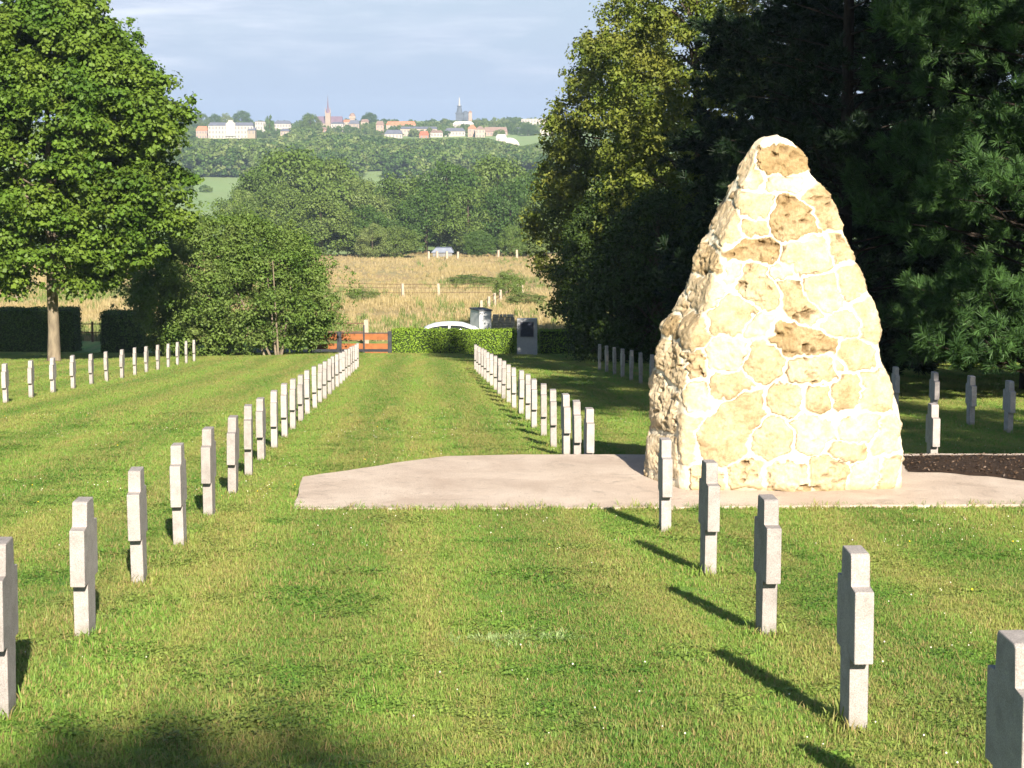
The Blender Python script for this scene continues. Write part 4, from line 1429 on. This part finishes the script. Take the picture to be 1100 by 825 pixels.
# (px, top y, Y, width px, variety, label)
WV = [(345, 208, 395, 78, 0, 'mid green tree at the front of the valley wood above the big shrub'),
      (392, 222, 400, 62, 1, 'dark tree at the wood edge right of the big shrub'),
      (425, 243, 392, 50, 0, 'small bushy tree at the wood edge left of the field shed'),
      (458, 205, 415, 70, 1, 'tree rising directly behind the grey field shed'),
      (503, 200, 410, 72, 0, 'tree behind the shed side posts at the wood edge'),
      (548, 195, 408, 66, 1, 'tree at the wood edge above the right hand meadow'),
      (586, 205, 400, 56, 0, 'tree at the right end of the wood edge touching the olive tree'),
      (514, 248, 388, 36, 1, 'low round bush on the meadow rim between shed and right posts'),
      (551, 242, 388, 30, 0, 'low bush beside the fifth far post'),
      (573, 238, 390, 34, 2, 'pale low bush near the olive tree at the meadow rim'),
      (400, 240, 386, 34, 2, 'pale yellow green bush at the foot of the dark wood edge tree'),
      (318, 160, 455, 108, 0, 'largest broad crowned tree, summit of the valley wood'),
      (358, 170, 470, 74, 0, 'rounded tree leaning against the right side of the summit tree'),
      (283, 180, 450, 76, 3, 'broad tree left of the summit tree'),
      (262, 204, 440, 40, 2, 'narrow pale tree at the left end of the valley wood'),
      (430, 188, 480, 74, 3, 'tree in the saddle of the wood below the field strip'),
      (480, 176, 480, 84, 1, 'wide dark tree in the right half of the wood crest'),
      (535, 169, 490, 88, 0, 'high broad tree of the right wood crest below the basilica'),
      (582, 180, 470, 66, 1, 'dark crest tree next to the olive tree'),
      (385, 192, 460, 62, 2, 'pale crest tree between the summit tree and the saddle'),
      (298, 200, 420, 70, 3, 'tree in front of the summit tree just above the shrub top'),
      (268, 216, 415, 44, 0, 'tree partly hidden behind the left top of the big shrub')]
for px, ty, Y, wp, vr, lb in WV:
    X = xpx(px, Y); z = gz(X, Y)
    h = zat(ty, Y) - z; w = wp / F * Y
    r_ = empty('woodland_tree', (X, Y, z), lb, 'tree', 'trees of the valley wood')
    r_.rotation_euler = (0, 0, random.uniform(0, 6.28)); r_.scale = (w / 10, w / 10, h / 10)
    for nm, me in zip(('crown', 'trunk'), WT[vr]):
        o = bpy.data.objects.new(nm, me); COL.objects.link(o); o.parent = r_

for px, Y, w, h, lb in MEADOW_SCRUB:
    X = xpx(px, Y)
    r_ = empty('meadow_scrub', (X, Y, gz(X, Y)), lb, 'bush')
    r_.scale = (w / 10, w / 10, h / 10)
    for nm, me in zip(('crown', 'trunk'), WT[2]):
        o = bpy.data.objects.new(nm, me); COL.objects.link(o); o.parent = r_

FT = []
for k, m_ in enumerate([M['wood_a'], M['wood_c'], M['wood_b'], M['wood_c'], M['wood_a']]):
    me, _ = wood_tree_mesh(520 + k, 11, 11, m_, 34, 34, 1.1)
    FT.append(bpy.data.objects.new('wood_source', me))
# filler of the valley wood
rg = np.random.default_rng(61)
pts = []
for _ in range(900):
    Y = rg.uniform(500, 980); px = rg.uniform(150, 700)
    if px < 285: continue
    if 385 < px < 425 and Y > 700: continue
    ymin = np.interp(px, [250, 300, 330, 370, 400, 430, 480, 540, 600], [205, 185, 172, 180, 196, 198, 190, 182, 190]) - (Y - 500) * .0
    X = xpx(px, Y); g_ = gz(X, Y); hmax = zat(ymin, Y) - g_
    if hmax < 5: continue
    pts.append((X, Y, g_ - .5, min(hmax, rg.uniform(8, 15)) / 11))
A = np.array(pts)
scatter('valley_wood', A[:, :3], np.column_stack([np.zeros(len(A)), np.zeros(len(A)), rg.uniform(0, 6.28, len(A))]), A[:, 3], rg.integers(0, 5, len(A)), FT, 'dense broadleaf wood filling the valley behind the wood edge', 'wood')
# hillside wood below the town
pts = []
for _ in range(8500):
    Y = rg.uniform(1130, 2120); px = rg.uniform(100, 700)
    X = xpx(px, Y); g_ = gz(X, Y)
    if float(vn(X, Y, .012, 88)) < .22 and Y < 1640: continue
    py = HOR + F * (-g_ / Y)
    lim = np.interp(px, [190, 215, 300, 330, 345, 400, 430, 520, 560, 600], [138, 150, 150, 136, 143, 146, 150, 149, 158, 150])
    h = rg.uniform(8, 12) + 7 * float(vn(X, Y, .02, 90))
    if 1640 < Y < 1960:
        if rg.uniform() < .5: continue
        h = rg.uniform(4, 7.5); lim = 0
    if Y > 1960:
        if float(vn(X, Y, .012, 91)) < .62: continue
        lim = 129; h = rg.uniform(1.5, 4.5) + 3.5 * max(0., mnoise.noise((X * .02, 3.3, 1))) * 2
    topy = HOR + F * (-(g_ + h) / Y)
    if topy < lim - 2.5:
        h = (-g_) - (lim - 2.5 - HOR) / F * Y if lim else h
        h = -(lim - 2.5 - HOR) / F * Y - g_
        if h < 3.5: continue
    if Y < 1230 and 200 > px: continue
    if 1130 < Y < 1200 and 380 < px < 425: continue
    pts.append((X, Y, g_ - .5, h / 11))
A = np.array(pts)
scatter('hillside_wood', A[:, :3], np.column_stack([np.zeros(len(A)), np.zeros(len(A)), rg.uniform(0, 6.28, len(A))]), A[:, 3], rg.integers(0, 5, len(A)), FT, 'far blue green wood covering the hillside below the town', 'wood')
# hedgerow in the green field at the left
pts = []
for _ in range(26):
    px = rg.uniform(150, 226); Y = 980 + rg.uniform(-8, 8); X = xpx(px, Y); pts.append((X, Y, gz(X, Y) - .5, rg.uniform(.3, .55)))
A = np.array(pts)
scatter('field_hedgerow', A[:, :3], np.zeros((len(A), 3)), A[:, 3], rg.integers(0, 5, len(A)), FT, 'low hedgerow crossing the green field at the left', 'hedgerow')

# named trees on the skyline
SK = [(262, 119, 133, 20, 1, 0, 'large round dark tree above the long white mansion'), (291.5, 119, 147, 10, 1, 1, 'tall narrow poplar between the white town buildings'),
      (203, 123, 140, 18, 1, 0, 'skyline tree nearest the maple'), (219, 121.5, 138, 18, 0, 0, 'skyline tree above the orange roofed house'), (233, 122.5, 136, 15, 1, 0, 'skyline tree above the left end of the mansion'),
      (245, 121.5, 135, 13, 2, 0, 'pale skyline tree above the mansion pediment'), (335, 122, 152, 26, 0, 0, 'broad tree left of the church nave'), (398, 121, 136, 18, 1, 0, 'round tree pair right of the brown tower'),
      (518, 130, 137, 6, 1, 1, 'small dark conifer right of the basilica'), (524, 129, 137, 6, 1, 1, 'middle dark conifer right of the basilica'), (530, 130, 137, 6, 1, 1, 'right hand dark conifer near the basilica'),
      (549, 129, 141, 7, 1, 1, 'pointed dark conifer left of the long white block'), (567, 133, 148, 17, 1, 0, 'dark tree in front of the long white block')]
CT = [wood_tree_mesh(540 + k, 10, 10, m_, 40, 40, .8, conical=1) for k, m_ in enumerate([M['wood_a'], M['wood_c'], M['wood_b']])]


def town_y(ybot):
    return float(np.interp(ybot, [129, 132, 137, 147, 160], [2100, 2000, 1870, 1650, 1470]))


for px, ty, by_p, wp, vr, con, lb in SK:
    Y = town_y(by_p); X = xpx(px, Y); z = gz(X, Y)
    h = zat(ty, Y) - z; w = wp / F * Y
    r_ = empty('skyline_tree', (X, Y, z), lb, 'tree', 'trees on the skyline of the town')
    r_.scale = (w / 10, w / 10, h / 10)
    for nm, me in zip(('crown', 'trunk'), (CT if con else WT)[vr]):
        o = bpy.data.objects.new(nm, me); COL.objects.link(o); o.parent = r_

# ------------------------------------------------------------------ town
WALLS = {k: mat_plain('wall_' + k, c, .9, .06, .2) for k, c in dict(white=(.43, .395, .35), cream=(.42, .345, .27), pink=(.38, .27, .22), beige=(.31, .25, .20), brick=(.33, .18, .13), grey=(.40, .40, .42)).items()}
ROOFS = {k: mat_plain('roof_' + k, c, .8, .12, .3) for k, c in dict(slate=(.13, .14, .18), orange=(.50, .20, .11), purple=(.17, .12, .16), brown=(.26, .18, .15), red=(.42, .14, .08), white=(.7, .69, .66)).items()}
WIN = mat_plain('town_window', (.20, .19, .20), .3, .1, 1)


def building(name, px0, px1, ytop, ybot, rooftop, wall, roof, label, depth=9, nwin=0, floors=2, cat='house', hip=.12, Yo=0):
    Y = town_y(ybot) + Yo
    x0, x1 = xpx(px0, Y), xpx(px1, Y)
    zb = gz((x0 + x1) / 2, Y); zw = zat(ytop, Y); zr = zat(rooftop, Y)
    r_ = empty(name, ((x0 + x1) / 2, Y, zb), label, cat, 'buildings of the distant town')
    w = (x1 - x0) / 2; hw, hr = zw - zb, zr - zb
    bm = bmesh.new(); add_box(bm, -w, w, 0, depth, -6, hw); bm_obj('wall', bm, WALLS[wall], r_)
    if hr > hw + .2:
        bm = bmesh.new()
        a = [bm.verts.new(c) for c in ((-w - .3, -.4, hw + .01), (w + .3, -.4, hw + .01), (w + .3, depth + .4, hw + .01), (-w - .3, depth + .4, hw + .01))]
        k = w * 2 * hip
        b_ = [bm.verts.new(c) for c in ((-w + k, depth / 2, hr), (w - k, depth / 2, hr))]
        for f in ((a[0], a[1], b_[1], b_[0]), (a[1], a[2], b_[1]), (a[2], a[3], b_[0], b_[1]), (a[3], a[0], b_[0]), (a[3], a[2], a[1], a[0])): bm.faces.new(f)
        bm_obj('roof', bm, ROOFS[roof], r_)
    for i in range(nwin):
        for f in range(floors):
            xx = -w + (i + .5) * 2 * w / nwin
            z0 = hw - (f + 1) * 3.4 + .8
            bm = bmesh.new(); add_box(bm, xx - .55, xx + .55, -.08, -.01, z0, z0 + 1.9); bm_obj('window', bm, WIN, r_)
    return r_


B = building
B('town_house', 213, 225, 140, 147, 135.5, 'pink', 'orange', 'pink house with an orange roof left of the long white mansion', nwin=4)
man = B('mansion', 226, 274, 135, 148, 131.5, 'white', 'slate', 'long white mansion with a grey roof and central pediment', cat='mansion', nwin=14, floors=3, hip=.03)
B('town_house', 268, 276, 140, 145, 136.5, 'beige', 'slate', 'small slate roofed house before the right end of the mansion', nwin=2, Yo=-60, floors=1)
B('apartment_building', 276, 287, 130.5, 144, 130, 'white', 'slate', 'flat topped white building left of the poplar', nwin=4, floors=3, cat='building')
B('apartment_building', 296, 314, 133, 144, 129.5, 'white', 'slate', 'white building with a dark roof right of the poplar', nwin=6, floors=3, cat='building')
B('town_house', 303, 312, 141, 149, 138, 'cream', 'slate', 'cream house below the white building right of the poplar', nwin=3, Yo=-40)
B('town_house', 357, 370, 133, 140, 131, 'white', 'slate', 'white house under the right end of the church nave', nwin=4, Yo=-50)
B('town_house', 370, 377, 131, 139, 128.5, 'cream', 'orange', 'cream house between church and brown tower', nwin=2)
B('town_house', 376, 387, 133, 141, 129, 'beige', 'slate', 'beige slate roofed house below the brown tower', nwin=3)
B('town_house', 389, 397, 131, 138, 128, 'cream', 'brown', 'small cream house before the round tree pair', nwin=2)
B('town_house', 405, 413, 134, 144, 130, 'pink', 'brown', 'narrow pinkish house left of the long orange roof', nwin=2, floors=3)
B('terrace_house', 416, 447, 134.5, 141, 130.5, 'cream', 'orange', 'terrace under the long orange roof', nwin=9, floors=1, hip=.04)
B('terrace_house', 431, 470, 138.5, 146, 136, 'cream', 'slate', 'long cream terrace in the middle of the town', nwin=12, floors=2, hip=.03)
B('town_house', 414, 433, 144, 149, 139.5, 'white', 'slate', 'grey roofed white house at the lower left of the cream terrace', nwin=5, floors=1, Yo=-30)
B('town_house', 451, 461, 145, 149, 141, 'brick', 'red', 'red roofed house below the cream terrace', nwin=2, floors=1, Yo=-30)
B('town_house', 463, 476, 142.5, 148, 140, 'white', 'brown', 'low white house right of the red roofed one', nwin=4, floors=1)
B('town_house', 478, 500, 141, 147.5, 137.5, 'white', 'slate', 'broad white house below the basilica', nwin=6, floors=1)
B('town_house', 487, 509, 133, 142, 130.5, 'white', 'white', 'white block at the foot of the basilica tower', nwin=5, floors=2, cat='building')
B('town_house', 503, 512, 138, 147, 134, 'pink', 'orange', 'pink gabled house right below the basilica', nwin=2, floors=2, hip=.4, Yo=-20)
B('town_house', 511, 521, 139, 147.5, 135.5, 'cream', 'brown', 'cream gabled house next to the pink one', nwin=3, floors=2, hip=.4, Yo=-25)
B('terrace_house', 520, 545, 141.5, 147, 136.5, 'pink', 'brown', 'long brown roofed terrace right of the basilica', nwin=8, floors=1, hip=.04)
B('apartment_building', 560, 592, 128, 140, 127.5, 'white', 'white', 'long white flat topped block near the right grove', nwin=10, floors=3, cat='building')
B('town_house', 554, 560.5, 139.5, 146, 137, 'white', 'slate', 'small white house below the long white block', nwin=2, floors=1)
B('town_house', 580, 594, 139, 148, 135, 'white', 'slate', 'white dark roofed house beside the olive tree', nwin=4, floors=2)
B('town_house', 533, 544, 148, 153, 144.5, 'white', 'white', 'small white hall left of the arched hall', nwin=2, floors=1, cat='hall', Yo=-20)
B('town_house', 320, 330, 140, 146, 137, 'beige', 'brown', 'beige house half buried in trees left of the church', nwin=2, floors=1)
B('town_house', 344, 352, 139, 145, 136.5, 'brick', 'brown', 'brick house below the left end of the church', nwin=2, floors=1)
# mansion pediment
w = man.location
Y = w[1]
def in_b(root, px, py): return xpx(px, root.location[1]) - root.location[0], zat(py, root.location[1]) - root.location[2]
x0, z0 = in_b(man, 245, 135); x1, z1 = in_b(man, 255, 129); xm = (x0 + x1) / 2
bm = bmesh.new(); prism(bm, [(x0, z0 - 8), (x1, z0 - 8), (x1, z0 + 1.6), (x1 - 1.6, z0 + 2.8), (xm + 1.5, z1), (xm - 1.5, z1), (x0 + 1.6, z0 + 2.8), (x0, z0 + 1.6)], -1.2, 4); bm_obj('pediment', bm, WALLS['white'], man)
# arched hall
Y = town_y(160); x0, x1 = xpx(536, Y), xpx(557.5, Y); zb = gz((x0 + x1) / 2, Y); w = (x1 - x0) / 2
r_ = empty('arched_hall', ((x0 + x1) / 2, Y, zb), 'white hall with a curved gable at the lower right of the town', 'hall', 'buildings of the distant town')
hz_ = zat(148.5, Y) - zb; hs = zat(157, Y) - zb
arc_ = [(w * math.cos(a), hs + (hz_ - hs) * math.sin(a)) for a in np.linspace(0, math.pi, 14)]
bm = bmesh.new(); prism(bm, [(-w, -3), (w, -3)] + arc_, 0, 16); bm_obj('wall', bm, WALLS['white'], r_)
arc2 = [(a * 1.03, b_ + .25) for a, b_ in arc_]
bm = bmesh.new(); prism(bm, arc2 + [(a * 1.0, b_ + .02) for a, b_ in arc_[::-1]], .6, 16.4); bm_obj('roof', bm, ROOFS['white'], r_)


def spire(bm, x, y, z0, z1, r, n=8):
    bmesh.ops.create_cone(bm, cap_ends=True, segments=n, radius1=r, radius2=.05, depth=z1 - z0, matrix=Matrix.Translation((x, y, (z0 + z1) / 2)))


# church with purple roof and a slim spire
ch = B('church', 341, 369, 132.5, 141, 125, 'beige', 'purple', 'church with a purple grey nave roof and a slim needle spire', depth=14, cat='church', hip=.02)
x, z = in_b(ch, 354, 121.5); _, zm = in_b(ch, 354, 113); _, zn = in_b(ch, 354, 102)
bm = bmesh.new(); add_box(bm, x - 2.2, x + 2.2, -3, 1.4, -4, z); bm_obj('tower', bm, WALLS['beige'], ch)
bm = bmesh.new(); spire(bm, x, -.8, z, zm + 1, 1.9); spire(bm, x, -.8, zm - 3, zn, .75); bm_obj('spire', bm, ROOFS['purple'], ch)
for dx in (-1.9, 1.9):
    bm = bmesh.new(); spire(bm, x + dx, -2.5, z + .01, z + 5, .6, 6); bm_obj('pinnacle', bm, WALLS['pink'], ch)
# brown tower
bt = B('water_tower', 377, 382.5, 124.5, 140, 124.4, 'beige', 'brown', 'squat brownish tower with a domed cap right of the church', depth=4.5, cat='tower', Yo=30)
x, z = in_b(bt, 379.7, 124.5)
bm = bmesh.new(); bmesh.ops.create_uvsphere(bm, u_segments=14, v_segments=8, radius=2.6, matrix=Matrix.Translation((x, 2.2, z)) @ Matrix.Diagonal((1, 1, 1.0, 1))); bm_obj('dome', bm, ROOFS['brown'], bt)
bm = bmesh.new(); add_box(bm, x - 2.9, x + 2.9, -.7, 5.2, z - 1.6, z - .7); bm_obj('cornice', bm, WALLS['cream'], bt)
# basilica: dark tower with lantern, dome, brick tower
ba = B('basilica', 491, 505, 128, 139, 127.5, 'grey', 'slate', 'basilica with a dark stepped tower, white lantern and dome', depth=14, cat='basilica', Yo=40)
x, z = in_b(ba, 494, 122); xx, zz2 = in_b(ba, 494, 115.5); _, z3 = in_b(ba, 494, 110); _, z4 = in_b(ba, 494, 105)
dk = mat_plain('basilica_tower', (.09, .11, .14), .8, .3, .6)
bm = bmesh.new(); add_box(bm, x - 3.2, x + 3.2, -3, 3, 0, z); add_box(bm, x - 3.7, x + 3.7, -3.4, 3.4, z + .01, z + .8); bm_obj('tower', bm, dk, ba)
bm = bmesh.new(); bmesh.ops.create_cone(bm, cap_ends=True, segments=10, radius1=2.9, radius2=1.6, depth=zz2 - z, matrix=Matrix.Translation((x, -.5, (z + .8 + zz2 + .8) / 2)))
bmesh.ops.create_cone(bm, cap_ends=True, segments=10, radius1=2.2, radius2=2.2, depth=.8, matrix=Matrix.Translation((x, -.5, zz2 + 1.2))); bm_obj('belfry', bm, dk, ba)
bm = bmesh.new(); bmesh.ops.create_cone(bm, cap_ends=True, segments=8, radius1=.8, radius2=.5, depth=z3 - zz2, matrix=Matrix.Translation((x, -.5, (zz2 + z3) / 2 + 1.5))); spire(bm, x, -.5, z3 + 1.5, z4 + 1, .55); bm_obj('lantern', bm, WALLS['white'], ba)
x, z = in_b(ba, 500.5, 127); _, zt_ = in_b(ba, 500.5, 119)
bm = bmesh.new(); bmesh.ops.create_uvsphere(bm, u_segments=18, v_segments=10, radius=4.2, matrix=Matrix.Translation((x, 3, z)) @ Matrix.Diagonal((1, 1, (zt_ - z) / 4.2, 1))); bm_obj('dome', bm, dk, ba)
tw = B('brick_tower', 503.8, 507.3, 120.5, 139, 118.8, 'pink', 'brown', 'slim reddish tower attached to the right of the basilica', depth=3, cat='tower', Yo=20, hip=.4)

# ------------------------------------------------------------------ haze
bm = bmesh.new(); add_box(bm, -1520, 1520, -110, 3950, -70, 30)
hz = bm_obj('haze', bm, None)
m = bpy.data.materials.new('thin_haze'); m.use_nodes = True
nt = m.node_tree; nt.nodes.clear()
mo = nt.nodes.new('ShaderNodeOutputMaterial'); pv = nt.nodes.new('ShaderNodeVolumePrincipled')
pv.inputs['Color'].default_value = (.62, .78, 1, 1)
pv.inputs['Density'].default_value = .00014
pv.inputs['Anisotropy'].default_value = 0
nt.links.new(pv.outputs[0], mo.inputs['Volume'])
hz.data.materials.append(m)
hz.visible_shadow = True
tag(hz, 'thin blue summer haze over the valley', 'haze', kind='stuff')

# ------------------------------------------------------------------ sky, sun, camera
W = bpy.data.worlds.new('World'); S.world = W; W.use_nodes = True
nt = W.node_tree
bg = nt.nodes['Background']
sk = nt.nodes.new('ShaderNodeTexSky'); sk.sky_type = 'NISHITA'; sk.sun_disc = False
EL, AZ = 26.0, 168.8
sk.sun_elevation = R(EL); sk.sun_rotation = R(AZ); sk.air_density = 1.2; sk.dust_density = 1.0; sk.ozone_density = 2.5; sk.altitude = 200
tc = nt.nodes.new('ShaderNodeTexCoord')
def wn(scale3, sc, det, rough, dist=0):
    mp_ = nt.nodes.new('ShaderNodeMapping'); mp_.inputs['Scale'].default_value = scale3
    nt.links.new(tc.outputs['Generated'], mp_.inputs['Vector'])
    return noise(nt, mp_.outputs[0], sc, det, rough, dist)
sep = nt.nodes.new('ShaderNodeSeparateXYZ'); nt.links.new(tc.outputs['Generated'], sep.inputs[0])
cl = wn((1, 1, 3.2), 8, 7, .52, .15)
band_ = mrange(nt, sep.outputs['Z'], .014, .022)
cloud = math_n(nt, 'MULTIPLY', mrange(nt, cl, .44, .62), band_)
cl2 = mrange(nt, wn((1, 1, 9), 17, 6, .6, .2), .35, .7)
ccol = mix(nt, cl2, (5.2, 6.1, 7.8), (8.0, 8.6, 9.9))
low = mrange(nt, sep.outputs['Z'], .06, .30, 1, 0)
grad = mix(nt, mrange(nt, sep.outputs['Z'], .0, .055), (4.2, 5.7, 8.6), (4.8, 6.0, 8.1))
skc = mix(nt, math_n(nt, 'MULTIPLY', low, .8), sk.outputs[0], grad)
col = mix(nt, math_n(nt, 'MULTIPLY', math_n(nt, 'MULTIPLY', cloud, low), .85), skc, ccol)
nt.links.new(col, bg.inputs['Color'])
bg.inputs['Strength'].default_value = .05

sd = bpy.data.lights.new('sun', 'SUN'); sd.energy = 5.0; sd.angle = R(.6); sd.color = (1, .90, .76)
so = bpy.data.objects.new('sun', sd); COL.objects.link(so)
az = R(AZ)
sv = Vector((math.sin(az) * math.cos(R(EL)), math.cos(az) * math.cos(R(EL)), math.sin(R(EL))))
so.rotation_euler = sv.to_track_quat('Z', 'Y').to_euler()
so.location = (0, 0, 25)

cd = bpy.data.cameras.new('camera'); cam = bpy.data.objects.new('camera', cd); COL.objects.link(cam)
cam.location = (0, 0, 0); cam.rotation_euler = (math.pi / 2 - TH, 0, 0)
cd.sensor_width = 36; cd.lens = 36 * F / 1100; cd.clip_start = .1; cd.clip_end = 12000
S.camera = cam
S.render.engine = 'CYCLES'
S.cycles.max_bounces = 5; S.cycles.diffuse_bounces = 2; S.cycles.glossy_bounces = 1; S.cycles.transmission_bounces = 2; S.cycles.volume_bounces = 0
S.cycles.transparent_max_bounces = 4
S.cycles.caustics_reflective = False; S.cycles.caustics_refractive = False
S.cycles.use_adaptive_sampling = True; S.cycles.adaptive_threshold = .02
S.cycles.use_denoising = True
try: S.cycles.denoiser = 'OPENIMAGEDENOISE'
except Exception: pass
S.view_settings.view_transform = 'Standard'; S.view_settings.look = 'None'; S.view_settings.gamma = 1; S.view_settings.use_curve_mapping = False
S.view_settings.exposure = 1.2
